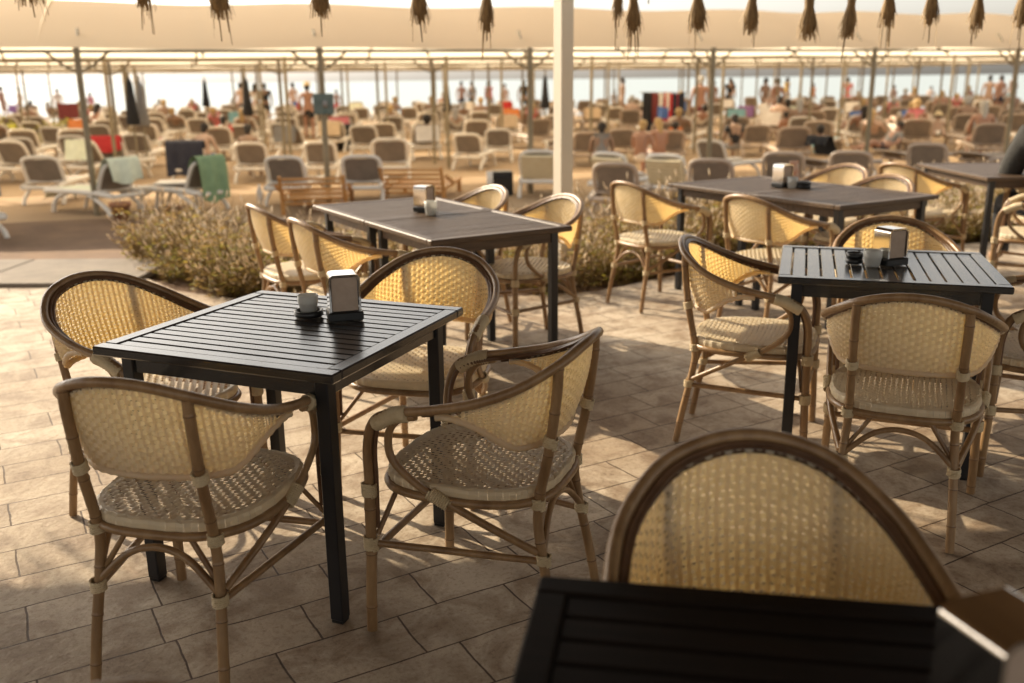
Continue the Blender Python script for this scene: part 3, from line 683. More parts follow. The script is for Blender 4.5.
# ------------------------------------------------------------------ towels and clothes on loungers
def drape(lrlab, name, label, cat, m, w_=.62, front=.35, rear=.45, x0=0., seed=0):
    lo = LO[lrlab]; r = random.Random(seed)
    hy, hz, ty, tz = .62, .34, .40, .79
    path = [Vector((0, ty+(hy-ty)*t, tz+(hz-tz)*t))+Vector((0, .05, .06)) for t in (front, front*.5, .1)]+[Vector((0, ty+.02, tz+.07)), Vector((0, ty-.06, tz+.04)), Vector((0, ty-.09, tz-.1)), Vector((0, ty-.1, tz-rear*.6)), Vector((0, ty-.105, tz-rear))]
    P = smooth_path(path, 3); n = len(P)-1
    a, b_ = r.uniform(0, 6), r.uniform(5, 9)
    def fn(u, v, off=0):
        q = P[min(n, round(v*n))]; e = max(0, v-.45)
        return Vector((x0+(u-.5)*w_*(1-.12*e*math.sin(u*3+a)), q.y-off-e*.05*math.sin(u*b_*2+a), q.z+off*.6+(.03*math.sin(u*7+a) if v > .9 else 0)))
    mb = MB().grid(fn, 16, n).grid(lambda u, v: fn(u, v, .012), 16, n)
    o = mb.build(name, m); o.location = lo.location; o.rotation_euler = lo.rotation_euler; o.scale = lo.scale; tag(o, label, cat); return o
drape(NEAR[4][4], 'towel', 'bright red towel hung over a white lounger back', 'towel', M['red'], rear=.26, w_=.66, seed=1)
drape(NEAR[7][4], 'jacket', 'navy jacket hung over a white lounger back', 'jacket', M['navy'], w_=.76, rear=.62, seed=2)
drape(NEAR[8][4], 'towel', 'sage green towel hanging to the sand over a lounger back', 'towel', M['green'], w_=.6, rear=.62, seed=3)
drape(NEAR[6][4], 'towel', 'pale mint towel spread over a sideways lounger', 'towel', M['mint'], w_=.6, front=1., rear=.3, seed=4)
drape(NEAR[35][4], 'bundle', 'dark heap of clothes on a low lounger behind the long brown table', 'clothes', M['blackc'], w_=.55, front=.8, rear=.1, seed=5)
drape(NEAR[1][4], 'cloth', 'dark cloth over the lounger cut off by the left edge', 'cloth', M['grey'], w_=.6, front=.8, rear=.2, seed=6)
fl = LO[NEAR[6][4]]
tw = MB().grid(lambda u, v: ((u-.5)*.62+(.04 if u in (0, 1) else 0)*0, .8+v*1.15, .365-.09*max(0, abs(u-.5)*2-.93)*10-(.16*max(0, v-.9)*10)), 12, 14).grid(lambda u, v: ((u-.5)*.6, .8+v*1.13, .352), 4, 4)
o = tw.build('towel', M['mint']); o.location = fl.location; o.rotation_euler = fl.rotation_euler; o.scale = fl.scale; tag(o, 'pale mint towel on the seat of the sideways lounger', 'towel')
# small white side table right of the mint towel
p = G(178, 208, Zs); t = thing('side_table', 'small white plastic side table below the navy jacket', 'side table', p, R(10))
MB().box((0, .2, .36), (.6, .5, .035), bev=.01).build('table_top', M['lplastic'], t)
for sx in (-1, 1):
    for sy in (-1, 1): MB().tube([(sx*.3, .2+sy*.23, .005), (sx*.24, .2+sy*.19, .35)], .026, 8).build('leg', M['lplastic'], t)
# teak benches
def teak(px, Y, yaw, lab, wd=.86):
    X = AT(px, 200, Y).x; t = thing('teak_bench', lab, 'bench', (X, Y, Zs), R(yaw), 'varnished teak sunbeds by the flower bed')
    ba = MB()
    for k in range(6):
        q = k/5; ba.box((0, 0, 0), (wd-.06, .02, .036), M4=Matrix.Translation((0, -.2*q+.04, .15+.36*q)) @ Matrix.Rotation(R(-32), 4, 'X'), bev=.004)
    ba.build('backrest', M['teak'], t)
    for sg in (-1, 1):
        MB().tube([(sg*wd/2, .06, .1), (sg*wd/2, -.19, .55)], .026, 6).build('back_post', M['teak'], t)
        MB().box((sg*wd/2, .02, .1), (.06, .06, .2), bev=.005).build('leg', M['teak'], t)
        MB().box((sg*wd/2, 1.5, .1), (.06, .06, .2), bev=.005).build('leg', M['teak'], t)
        MB().box((sg*(wd/2-.0), .82, .21), (.045, 1.62, .06), bev=.005).build('side_rail', M['teak'], t)
        MB().box((0, 0, 0), (.05, .62, .05), M4=Matrix.Translation((sg*(wd/2+.06), .2, .34)) @ Matrix.Rotation(R(-14), 4, 'X'), bev=.005).build('armrest', M['teak'], t)
    s = MB()
    for k in range(16): s.box((0, .15+k*.09, .21), (wd-.1, .065, .022), bev=.003)
    s.build('seat', M['teak'], t); return t
teak(314, 13.2, 6, 'varnished teak bench with slatted back, the left one of two')
teak(414, 14.4, -6, 'varnished teak bench with slatted back behind the brown joined table, right of two', wd=.92)
# pots
def pot(p, lab, lying=False):
    t = thing('flower_pot', lab, 'flower pot', p, .3)
    M4 = Matrix.Translation((0, 0, .095)) @ Matrix.Rotation(R(98), 4, 'X') @ Matrix.Rotation(0, 4, 'Z') if lying else Matrix()
    MB().lathe([(.085, 0), (.125, .2), (.14, .2), (.145, .25), (.125, .25), (.115, .2), (.08, .02), (.002, .018)], seg=18, M4=M4).build('pot_body', M['terra'], t)
p = G(122, 221, Zs); pot(p, 'upright terracotta pot beside the leaning canopy post')
p = G(176, 217, Zs); pot(p, 'terracotta pot lying on its side on the sand', True)
# bins
p = G(345, 150, Zs); t = thing('waste_bin', 'small black waste bin right of the signed post', 'bin', p); MB().lathe([(.2, 0), (.24, .62), (.27, .64), (.27, .68), (.23, .68), (.2, .05)], seg=14).build('bin_body', M['plasticblack'], t)
p = G(503, 196, Zs); t = thing('speaker_box', 'black box standing on the sand left of the cream cushioned lounger', 'box', p, R(5)); MB().box((0, .2, .19), (.34, .32, .38), bev=.02).build('box_body', M['plasticblack'], t); MB().tube([(-.12, .03, .3), (.12, .03, .3)], .012, 6).build('handle', M['blackmetal'], t)
p = G(490, 199, Zs); o = MB().lathe([(.05, 0), (.05, .42), (.045, .425), (.04, .3)], seg=12).build('tube_stand', M['lplastic']); o.location = p; tag(o, 'white upright tube beside the black box on the sand', 'tube')
# side clutter bottles
p = G(262, 205, Zs)
for i, (dx, mm, lb) in enumerate(((-.02, 'whitec', 'white bottle standing on the sand left of the left teak bench'),)):
    o = MB().lathe([(.05, 0), (.052, .2), (.02, .27), (.02, .31), (.002, .31)], seg=12).build('bottle', M[mm]); o.location = (p.x+dx, p.y, Zs); tag(o, lb, 'bottle')
# sign on the second post
kp = Vector((AX+DX, AY+DY, 0)); t = thing('small_sign', 'small square teal sign fixed to the second canopy post', 'sign', (kp.x+.02, kp.y-.06, 1.12), 0)
MB().box((0, 0, 0), (.30, .02, .3), bev=.006).build('sign_plate', M['sign'], t); MB().tube([(0, -.013, 0), (.06, -.013, 0)], .05, 16).build('emblem', M['grey'], t)
# red banner by the shrubs
p = AT(68, 108, 30); t = thing('banner', 'dark red banner on two poles at the left by the shrubs', 'banner', (p.x, 30, Zs)); MB().box((0, 0, 1.0), (.62, .03, .45)).build('banner_cloth', M['maroon'], t)
for sg in (-1, 1): MB().tube([(sg*.33, 0, 0), (sg*.33, 0, 1.25)], .02, 6).build('pole', M['pole'], t)
# furled parasols
def furled(px, Y, top, lab, m='blackc'):
    p = AT(px, 100, Y); t = thing('furled_parasol', lab, 'parasol', (p.x, Y, sandz(Y)), 0, 'furled parasols among the loungers')
    MB().tube([(0, 0, 0), (0, 0, top+.1)], .02, 6).build('pole', M['pole'], t)
    MB().lathe([(.02, top), (.06, top-.1), (.1, top-.55), (.14, top-.85), (.1, top-.9), (.03, top-.88)], seg=9).build('canopy_cloth', M[m], t)
furled(131, 19.2, 1.9, 'dark furled parasol left of its twin above the navy jacket')
furled(141, 19.6, 1.85, 'dark furled parasol right of its twin above the navy jacket', 'grey')
furled(247, 24, 1.9, 'dark furled parasol left of the woman in white')
furled(447, 30, 1.75, 'thin dark furled parasol right of the signed post, against the sea')
furled(206, 33, 1.9, 'thin furled parasol far off, between the left posts')
furled(545, 27, 1.9, 'thin dark furled parasol just left of the white post')
# clothes hanging below the canopy
for px, m, ln, wd, lb in ((649, 'blackc', 1.05, .34, 'long dark garment hanging from the canopy rail'), (657, 'maroon', .8, .36, 'dark red towel hanging beside the long dark garment'), (664, 'whitec', .5, .3, 'white patterned shirt hanging between red towels'), (671, 'red', .95, .4, 'bright red towel hanging from the canopy rail'), (679, 'navy', .75, .34, 'navy towel hanging right of the bright red towel'), (663, 'blue', .3, .3, 'small blue cloth hanging below the white patterned shirt')):
    Y = 27.3; p = AT(px, 93 if m != 'blue' else 107, Y+(0 if m != 'blue' else -.3)); ph = rnd.uniform(0, 6)
    fn = lambda u, v, o_=0: ((u-.5)*wd, .05*math.sin(u*9+ph)*(.3+v)+o_, -v*ln+.02*math.sin(u*5+ph))
    mb = MB().grid(fn, 10, 6).grid(lambda u, v: fn(u, v, .015), 10, 6); o = mb.build('hanging_cloth', M[m]); o.location = p; tag(o, lb, 'clothes', 'clothes hung up below the canopy')
o = MB().tube([AT(640, 92.5, 27.35), AT(690, 92.5, 27.35)], .012, 6).build('clothes_line', M['pole']); tag(o, 'line carrying the hanging red and dark clothes', 'line')

# ------------------------------------------------------------------ people
def skin_mesh(name, J, E_, rad, sub=1):
    me = bpy.data.meshes.new(name); ks = list(J); me.from_pydata([J[k] for k in ks], [(ks.index(a), ks.index(b_)) for a, b_ in E_], []); me.update()
    o = bpy.data.objects.new(name, me); col.objects.link(o)
    md = o.modifiers.new('s', 'SKIN'); md.use_smooth_shade = True
    s2 = o.modifiers.new('d', 'SUBSURF'); s2.levels = sub; s2.render_levels = sub
    for i, k in enumerate(ks):
        r_ = rad[k]; me.skin_vertices[0].data[i].radius = (r_, r_) if not isinstance(r_, tuple) else r_; me.skin_vertices[0].data[i].use_root = i == 0
    dg = bpy.context.evaluated_depsgraph_get(); m2 = bpy.data.meshes.new_from_object(o.evaluated_get(dg)); bpy.data.objects.remove(o); m2.name = name
    m2.materials.clear(); m2.materials.append(M['skin']); return m2
RAD = dict(pel=(.15, .11), spi=(.135, .1), che=(.165, .115), nec=.052, hb=.068, hd=.088, ht=.055)
for s in 'lr': RAD.update({'sh'+s: .062, 'el'+s: .043, 'wr'+s: .031, 'ha'+s: .035, 'fi'+s: .018, 'hi'+s: .092, 'kn'+s: .06, 'an'+s: .038, 'to'+s: .032, 'mt'+s: .078})
def skel(pose):
    J = {}
    if pose == 'stand':
        J.update(pel=(0, 0, .95), spi=(0, .01, 1.14), che=(0, .015, 1.34), nec=(0, .02, 1.5), hb=(0, 0, 1.56), hd=(0, -.01, 1.64), ht=(0, 0, 1.70))
        for s, g in (('l', 1), ('r', -1)): J.update({'sh'+s: (g*.19, .02, 1.42), 'el'+s: (g*.26, .05, 1.14), 'wr'+s: (g*.27, -.05, .91), 'ha'+s: (g*.268, -.08, .84), 'fi'+s: (g*.262, -.1, .76), 'hi'+s: (g*.1, 0, .88), 'mt'+s: (g*.108, -.01, .69), 'kn'+s: (g*.112, -.02, .49), 'an'+s: (g*.115, .03, .08), 'to'+s: (g*.13, -.13, .035)})
        J['knl'] = (.12, -.1, .5); J['anl'] = (.125, -.02, .09); J['tol'] = (.14, -.18, .04)
    if pose == 'sit':
        J.update(pel=(0, 0, .47), spi=(0, .02, .66), che=(0, -.01, .86), nec=(0, -.05, 1.01), hb=(0, -.09, 1.07), hd=(0, -.1, 1.15), ht=(0, -.09, 1.21))
        for s, g in (('l', 1), ('r', -1)): J.update({'sh'+s: (g*.19, -.02, .94), 'el'+s: (g*.25, -.1, .67), 'wr'+s: (g*.16, -.32, .58), 'ha'+s: (g*.13, -.39, .565), 'fi'+s: (g*.11, -.45, .55), 'hi'+s: (g*.1, -.03, .44), 'mt'+s: (g*.12, -.22, .46), 'kn'+s: (g*.14, -.45, .47), 'an'+s: (g*.13, -.42, .08), 'to'+s: (g*.14, -.58, .035)})
    if pose == 'recline':
        J.update(pel=(0, 0, .45), spi=(0, .14, .56), che=(0, .28, .70), nec=(0, .38, .81), hb=(0, .40, .88), hd=(0, .42, .95), ht=(0, .43, 1.01))
        for s, g in (('l', 1), ('r', -1)): J.update({'sh'+s: (g*.19, .33, .75), 'el'+s: (g*.28, .16, .55), 'wr'+s: (g*.25, -.08, .5), 'ha'+s: (g*.22, -.14, .5), 'fi'+s: (g*.2, -.21, .5), 'hi'+s: (g*.1, -.04, .43), 'mt'+s: (g*.12, -.25, .50), 'kn'+s: (g*.13, -.47, .60 if g > 0 else .50), 'an'+s: (g*.12, -.85, .42), 'to'+s: (g*.14, -.92, .5)})
    return J
EB = [('pel', 'spi'), ('spi', 'che'), ('che', 'nec'), ('nec', 'hb'), ('hb', 'hd'), ('hd', 'ht')]
for s in 'lr': EB += [('che', 'sh'+s), ('sh'+s, 'el'+s), ('el'+s, 'wr'+s), ('wr'+s, 'ha'+s), ('ha'+s, 'fi'+s), ('pel', 'hi'+s), ('hi'+s, 'mt'+s), ('mt'+s, 'kn'+s), ('kn'+s, 'an'+s), ('an'+s, 'to'+s)]
PM = {}
def lerp3(a, b_, t): return tuple(x+(y-x)*t for x, y in zip(a, b_))
def pmesh(pose, what):
    if (pose, what) in PM: return PM[pose, what]
    J = skel(pose)
    if what in ('hair', 'longhair'):
        c = Vector(J['hd'])+Vector((0, .022, .022)); mb = MB(); pr = [(.002, .098), (.045, .088), (.075, .066), (.094, .03), (.1, -.01), (.088, -.055), (.05, -.085), (.002, -.09)][::-1]
        mb.lathe(pr, c, 12); mb.lathe([(.002, -.07), (.06, -.05), (.075, 0), (.05, .06), (.002, .075)], Vector(J['hb'])+Vector((0, .055, .02)), 10)
        if what == 'longhair': mb.tube([c+Vector((0, .05, 0)), Vector(J['hb'])+Vector((0, .085, -.02)), Vector(J['nec'])+Vector((0, .1, -.12))], [.08, .085, .05], 8)
        o = mb.build(what, M['hairdark']); m = o.data; bpy.data.objects.remove(o); PM[pose, what] = m; return m
    if what == 'body': m = skin_mesh('body', J, EB, RAD, 2)
    else:
        K = {}; e = []; rd = {}
        if what == 'shorts':
            K = {'pel': J['pel'], 'w': lerp3(J['pel'], J['spi'], .35)}; rd = {'pel': (.163, .124), 'w': (.155, .115)}; e = [('pel', 'w')]
            for s in 'lr': K['hi'+s] = J['hi'+s]; K['k'+s] = lerp3(J['mt'+s], J['kn'+s], .3); rd['hi'+s] = .107; rd['k'+s] = .092; e += [('pel', 'hi'+s), ('hi'+s, 'k'+s)]
        if what == 'bikini':
            K = {'pel': J['pel'], 'w': lerp3(J['pel'], J['spi'], .2)}; rd = {'pel': (.16, .12), 'w': (.15, .11)}; e = [('pel', 'w')]
            for s in 'lr': K['hi'+s] = lerp3(J['hi'+s], J['mt'+s], .12); rd['hi'+s] = .103; e += [('pel', 'hi'+s)]
        if what in ('shirt', 'sweater', 'top'):
            K = {'che': J['che'], 'spi': J['spi'], 'pel': lerp3(J['pel'], J['spi'], .1), 'nec': lerp3(J['che'], J['nec'], .5)}
            g = .012 if what != 'sweater' else .03
            rd = {'che': (.165+g, .115+g), 'spi': (.14+g, .105+g), 'pel': (.155+g, .118+g), 'nec': .085}; e = [('che', 'spi'), ('spi', 'pel'), ('che', 'nec')]
            if what != 'top':
                for s in 'lr':
                    K['sh'+s] = J['sh'+s]; rd['sh'+s] = .066+g; e.append(('che', 'sh'+s)); K['el'+s] = J['el'+s] if what == 'sweater' else lerp3(J['sh'+s], J['el'+s], .6); rd['el'+s] = .05+g; e.append(('sh'+s, 'el'+s))
                    if what == 'sweater': K['wr'+s] = J['wr'+s]; rd['wr'+s] = .04+g*.6; e.append(('el'+s, 'wr'+s))
        if what == 'trousers':
            K = {'pel': J['pel'], 'w': lerp3(J['pel'], J['spi'], .3)}; rd = {'pel': (.163, .124), 'w': (.155, .115)}; e = [('pel', 'w')]
            for s in 'lr':
                for a, b_, r_ in (('pel', 'hi', .107), ('hi', 'mt', .095), ('mt', 'kn', .078), ('kn', 'an', .06)): K[b_+s] = J[b_+s]; rd[b_+s] = r_; e.append((a if a == 'pel' else a+s, b_+s))
        m = skin_mesh(what, K, e, rd, 1)
    PM[pose, what] = m; return m
def hat_mesh(pose):
    if (pose, 'hat') not in PM:
        c = Vector(skel(pose)['ht']); o = MB().lathe([(.19, -.02), (.19, -.01), (.105, .0), (.1, .07), (.06, .10), (.002, .10)], c, 16).build('hat', M['strawhat']); PM[pose, 'hat'] = o.data; bpy.data.objects.remove(o)
    return PM[pose, 'hat']
def person(pose, loc, rz, label, skin='skin', hair='hairdark', wear=(('shorts', 'blackc'),), s=1., hat=False, long=False, group=None):
    r = thing('person', label, 'person', loc, rz, group); r.scale = (s, s, s)
    def add(n, me, m):
        o = bpy.data.objects.new(n, me); col.objects.link(o); o.parent = r
        o.material_slots[0].link = 'OBJECT'; o.material_slots[0].material = M[m]
    add('body', pmesh(pose, 'body'), skin); add('hair', pmesh(pose, 'longhair' if long else 'hair'), hair)
    for wn, wm in wear: add(wn, pmesh(pose, wn), wm)
    if hat: add('hat', hat_mesh(pose), 'strawhat')
    return r
def stand(px, pyf, hpx, rz, label, **k):
    z = Zs; p = G(px, pyf, z); Y = hpx and 1.72*946/hpx; p = AT(px, hor(px)+(1.44-Zs)*946/Y, Y); return person('stand', (p.x, p.y, sandz(Y)), R(rz), label, **k)
PG = 'beachgoers among the loungers'
stand(310, 140, 52, 185, 'bare backed man in black shorts and hat walking by the signed post', skin='skinred', hat=True, wear=(('shorts', 'blackc'),))
stand(258, 130, 40, 160, 'woman in a white top left of the walking man', skin='skinpale', wear=(('shorts', 'whitec'), ('shirt', 'whitec')), long=True)
stand(267, 130, 40, 200, 'person in dark clothes beside the woman in white', wear=(('shorts', 'blackc'), ('shirt', 'blackc')))
stand(337, 112, 27, 0, 'small distant person in red shorts right of the signed post', skin='skinred', wear=(('shorts', 'red'),))
stand(462, 116, 32, 20, 'distant bare chested man, left of a pair near the shore', skin='skinred', wear=(('shorts', 'navy'),))
stand(472, 117, 32, -40, 'distant person in dark top, right of a pair near the shore', wear=(('shorts', 'blackc'), ('shirt', 'grey')))
stand(505, 114, 30, 30, 'distant person in white shorts left of the woman in black', skin='skinpale', wear=(('shorts', 'whitec'),))
stand(524, 126, 36, 170, 'woman in a black dress standing left of the white post', wear=(('shorts', 'blackc'), ('top', 'blackc')), long=True)
stand(699, 140, 56, 175, 'heavy bare backed man in maroon shorts standing at the right hand post', skin='skinred', hair='hairgrey', wear=(('shorts', 'maroon'),), s=1.05)
stand(764, 125, 42, 30, 'man in dark trunks in the group right of the heavy man', skin='skin', wear=(('shorts', 'blackc'),))
stand(775, 130, 48, 200, 'tanned man in blue shorts in the group right of the heavy man', skin='skinred', wear=(('shorts', 'blue'),))
stand(786, 118, 33, 90, 'distant person in yellow top right of the group', skin='skin', wear=(('shorts', 'whitec'), ('top', 'yellow')))
stand(729, 112, 34, 0, 'distant person in black top near the umbrella sellers'.replace(' near the umbrella sellers', ' right of the heavy man'), wear=(('shorts', 'grey'), ('shirt', 'blackc')))
stand(846, 112, 32, 160, 'distant person in a pink top left of the post', skin='skinpale', wear=(('shorts', 'pink'), ('shirt', 'pink')))
stand(893, 110, 26, 20, 'distant person in red trunks right of the post', skin='skinred', wear=(('shorts', 'red'),))
stand(997, 118, 40, 200, 'bare backed man in dark trunks at the right edge post', skin='skinred', wear=(('shorts', 'navy'),))
stand(60, 112, 30, 0, 'distant person in white at the left by the shrubs', skin='skinpale', wear=(('shorts', 'whitec'), ('shirt', 'whitec')))
stand(614, 110, 25, 40, 'small distant person wading in dark trunks right of the white post', wear=(('shorts', 'blackc'),))
stand(812, 112, 28, 40, 'small distant person in orange top behind the group', wear=(('shorts', 'whitec'), ('top', 'orange')))
stand(930, 110, 25, -40, 'small distant person in teal shorts near the shore at right', wear=(('shorts', 'teal'),), skin='skinpale')
stand(92, 112, 27, 60, 'small distant person in pink between the left posts', wear=(('shorts', 'pink'), ('top', 'pink')))
def seat_at(px, ytop, pose, rz, label, **k):
    h = 1.0 if pose == 'sit' else .86; k.setdefault('s', .84); Y = (1.44-Zs-h)*946/(ytop-hor(px)); p = AT(px, ytop, Y); return person(pose, (p.x, Y, Zs-.04), R(rz), label, **k)
seat_at(202, 121, 'sit', 165, 'bare chested man in sunglasses sitting beside the navy jacket', skin='skinpale', wear=(('shorts', 'blue'),))
seat_at(222, 114, 'sit', 185, 'person in a red shirt sitting behind the man in sunglasses', wear=(('shorts', 'navy'), ('shirt', 'red')))
seat_at(246, 122, 'sit', 178, 'bare backed sunbather left of the signed post', skin='skin', wear=(('bikini', 'maroon'),))
seat_at(602, 120, 'sit', 172, 'dark haired man in grey shirt sitting right of the white post', wear=(('shorts', 'blue'), ('top', 'grey')))
seat_at(642, 118, 'sit', 150, 'sunburnt person with white cap leaning over below the hanging clothes', skin='skinred', hair='hairblond', wear=(('shorts', 'whitec'),))
seat_at(660, 116, 'sit', 200, 'blond woman in dark bikini sitting below the hanging red towel', skin='skinred', hair='hairblond', wear=(('bikini', 'blackc'),), long=True)
seat_at(676, 117, 'recline', 170, 'tanned person in orange top sitting left of the heavy man', skin='skinred', wear=(('shorts', 'grey'), ('top', 'orange')))
seat_at(736, 112, 'sit', 188, 'person in a black shirt sitting right of the heavy man', wear=(('shorts', 'grey'), ('shirt', 'blackc')))
seat_at(887, 118, 'recline', -70, 'person in blue shorts reclining on a low lounger right of the post', skin='skinred', wear=(('shorts', 'navy'), ('shirt', 'grey')))
seat_at(790, 108, 'recline', 150, 'tanned person in orange trunks sitting in the crowd behind the long table', skin='skinred', wear=(('shorts', 'orange'),))
seat_at(975, 106, 'recline', 30, 'tanned sunbather on an orange towel at the right', skin='skinred', wear=(('bikini', 'orange'),))
seat_at(940, 110, 'recline', -20, 'tanned sunbather in white hat at the right', skin='skin', hat=True, wear=(('shorts', 'whitec'),))
seat_at(822, 120, 'recline', 160, 'person in teal swimwear reclining left of the post', skin='skinpale', wear=(('shorts', 'teal'),))
r5 = random.Random(11); n_ = 0
WS = [(('shorts', 'blackc'),), (('shorts', 'red'),), (('bikini', 'whitec'),), (('shorts', 'navy'), ('shirt', 'whitec')), (('shorts', 'blue'),), (('bikini', 'pink'),), (('bikini', 'orange'),), (('shorts', 'teal'),), (('shorts', 'grey'), ('top', 'pink'))]
for o in FARL:
    if r5.random() < (.32 if o.location.x > 0 else .24):
        pose = r5.choice(['recline', 'recline', 'sit']); a = o.rotation_euler.z
        off = Matrix.Rotation(a, 3, 'Z') @ Vector((0, .72 if pose == 'recline' else 1.1, 0))
        person(pose, (o.location.x+off.x, o.location.y+off.y, o.location.z-.02), a+math.pi, 'small sunbather on a lounger in the crowded far rows', skin=r5.choice(['skin', 'skinred', 'skinpale']), hair=r5.choice(['hairdark', 'hairblond', 'hairgrey']), wear=r5.choice(WS), group='sunbathers in the crowded far rows', long=r5.random() < .4)
for i in range(10):
    Y = r5.uniform(40, 56); x = r5.uniform(-.53, .55)*Y
    person('stand', (x, Y, sandz(Y)), r5.uniform(0, 6.28), 'tiny distant bather standing near the shore', skin=r5.choice(['skin', 'skinred', 'skinpale']), wear=r5.choice(WS), group='distant bathers by the shore', s=r5.uniform(.92, 1.05))
# towels on far loungers
for o in FARL:
    if r5.random() < .33:
        m = r5.choice(['whitec', 'sandc', 'blue', 'mint', 'red', 'pink', 'whitec', 'teal', 'orange', 'grey', 'purple'])
        t = PM.get('tw')
        if not t:
            q = MB().grid(lambda u, v: ((u-.5)*.6, .75+v*1.05+.03*math.sin(u*6), .36+.012*math.sin(u*9+v*7)), 6, 8).grid(lambda u, v: ((u-.5)*.6, .75+v*1.05, .352), 2, 2).build('towel', M['whitec']); t = PM['tw'] = q.data; bpy.data.objects.remove(q)
            q = MB().grid(lambda u, v: ((u-.5)*.56, (.28+.02*math.sin(u*8)-.05*v if v < .99 else .22), .80-.36*v), 8, 5).grid(lambda u, v: ((u-.5)*.56, .31+.3*v, .81-.3*v), 4, 4).build('towel', M['whitec']); PM['tw2'] = q.data; bpy.data.objects.remove(q)
        q = bpy.data.objects.new('towel', PM[r5.choice(['tw', 'tw2'])]); col.objects.link(q); q.location = o.location; q.rotation_euler = o.rotation_euler
        q.material_slots[0].link = 'OBJECT'; q.material_slots[0].material = M[m]
        tag(q, 'small towel on a lounger in the crowded far rows', 'towel', 'towels on the far loungers')
# person in dark knitwear at the right edge
person('sit', (3.9, 6.85, .0), math.atan2(.15, -1)+math.pi*0, 'person in a speckled dark knitted top sitting at the right edge, mostly cut off', wear=(('sweater', 'knit'), ('trousers', 'blackc')), s=1.08)
# ------------------------------------------------------------------ flower bed
def plant_mesh(seed, h, n, green, spread=.22):
    r = random.Random(seed); mb = MB()
    for i in range(n):
        a = r.uniform(0, 6.28); rr = math.sqrt(r.random())*spread; hh = h*r.uniform(.4, 1.15); le = r.uniform(.05, .55)*hh
        p0 = Vector((rr*math.cos(a)*.6, rr*math.sin(a)*.6, -.03)); a2 = a+r.uniform(-.8, .8); p2 = p0+Vector((math.cos(a2)*le+rr*math.cos(a)*.6, math.sin(a2)*le+rr*math.sin(a)*.6, hh)); p1 = p0.lerp(p2, .5)+Vector((r.uniform(-.03, .03), r.uniform(-.03, .03), .03))
        P = [p0, p0.lerp(p1, .5)+(p1-p0.lerp(p2, .5))*.5, p1, p1.lerp(p2, .55)+Vector((0, 0, .01)), p2]
        mb.tube(P, [.003, .0028, .0025, .002, .0012], 3, caps=False, mi=0)
        for k in range(r.randint(6, 11)):
            t = r.uniform(.15, .95)*3.99; i0 = int(t); q = P[i0].lerp(P[i0+1], t-i0); b_ = r.uniform(0, 6.28); L = r.uniform(.03, .085); dd = Vector((math.cos(b_), math.sin(b_), r.uniform(-.2, .9))).normalized(); sd = dd.cross(Vector((0, 0, 1))).normalized()*L*.16
            mb.add([q, q+dd*L*.5+sd, q+dd*L-Vector((0, 0, L*.2)), q+dd*L*.5-sd], [(0, 1, 2, 3)], False, 2 if r.random() < green else 1)
        if r.random() < .65:
            dd = (P[4]-P[3]).normalized(); L = r.uniform(.025, .06); mi = 4 if r.random() < .03 else 3; w2 = r.uniform(.005, .010)
            mb.tube([p2-dd*.005, p2+dd*L*.35, p2+dd*L*.75, p2+dd*L], [.003, w2, w2*.8, .001], 4, caps=False, mi=mi)
            if r.random() < .5:
                q = P[3]; d2 = Vector((r.uniform(-1, 1), r.uniform(-1, 1), 1.2)).normalized(); mb.tube([q, q+d2*.05, q+d2*.08, q+d2*.1], [.0015, .0015, .0055, .001], 4, caps=False, mi=3)
    return mb
PMS = ['stem', 'leafbrown', 'leafgreen', 'petal', 'lilac']
pms = []
for sd, h, n, g in ((1, .44, 40, .22), (2, .36, 50, .4), (3, .62, 26, .2), (4, .44, 45, .8), (5, .3, 45, .12)):
    o = plant_mesh(sd, h, n, g).build('flowering_plant', [M[x] for x in PMS]); pms.append(o.data); bpy.data.objects.remove(o)
LBL = ['dry brown flowering plant with pale spikes in the flower bed', 'low mixed green and brown plant in the flower bed', 'tall wispy dry plant in the flower bed', 'yellow green leafy plant in the flower bed', 'short dry tuft in the flower bed']
r6 = random.Random(21); cnt = 0
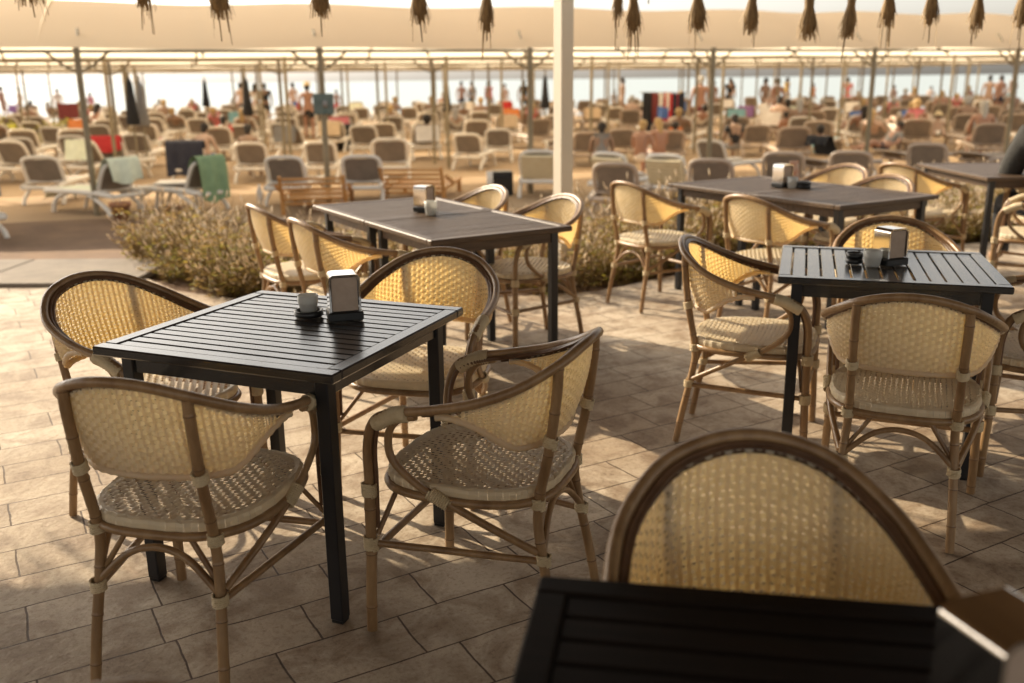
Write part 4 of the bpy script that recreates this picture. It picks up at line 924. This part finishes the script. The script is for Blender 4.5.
for i in range(2200):
    x = r6.uniform(-3.3, 10.5); u = r6.random()**1.15; y = edgeY(x)+.12+u*(2.0 if x < -.3 else 3.0)
    if x < -2.2 and y < 6.7+(-2.2-x)*.9: continue
    if x > 5 and r6.random() < .6: continue
    if cnt >= 520: break
    k = r6.choices(range(5), [5, 3, 3, 1.3, 3])[0]
    o = bpy.data.objects.new(['flowering_plant', 'ground_herb', 'wispy_stalk', 'leafy_plant', 'dry_tuft'][k], pms[k]); col.objects.link(o); sc_ = r6.uniform(.75, 1.15)*(.9 if x < -.3 else .98); o.scale = (sc_*1.1, sc_*1.1, sc_)
    o.location = (x, y, soilz(x, y)); o.rotation_euler = (0, 0, r6.uniform(0, 6.28)); tag(o, LBL[k], ['flower', 'herb', 'stalk', 'leafy plant', 'grass tuft'][k], 'plants of one kind in the flower bed: '+LBL[k].split(' in the')[0]); cnt += 1
# shrubs at the far left by the shore
def shrub(x, Y, h, wd, lab, seed):
    r = random.Random(seed); t = thing('shrub', lab, 'shrub', (x, Y, sandz(Y)), 0, 'pale green shrubs at the left'); mb = MB()
    for i in range(420):
        a = r.uniform(0, 6.28); q = r.random()**.5; z = h*r.uniform(.1, 1)*(1-.55*q*q); c = Vector((wd*q*math.cos(a), wd*q*math.sin(a), z)); L = r.uniform(.05, .12); u = Vector((r.gauss(0, 1), r.gauss(0, 1), r.gauss(0, 1))).normalized(); v = u.orthogonal().normalized()*L*.4
        mb.add([c, c+u*L*.5+v, c+u*L, c+u*L*.5-v], [(0, 1, 2, 3)])
    mb.build('leaves', M['leafgreen'], t); s = MB()
    for i in range(9): a = r.uniform(0, 6.28); s.tube([(0, 0, -.05), (wd*.6*math.cos(a), wd*.6*math.sin(a), h*.7)], [.015, .006], 4)
    s.build('branches', M['stem'], t)
shrub(-15.2, 28.5, 1.0, .9, 'pale green shrub at the left edge of the beach', 1); shrub(-13.3, 28.8, .9, .8, 'pale green shrub left of the dark red banner', 2); shrub(-14.2, 27.4, .8, .7, 'low green shrub in front of the two others at the left', 3)
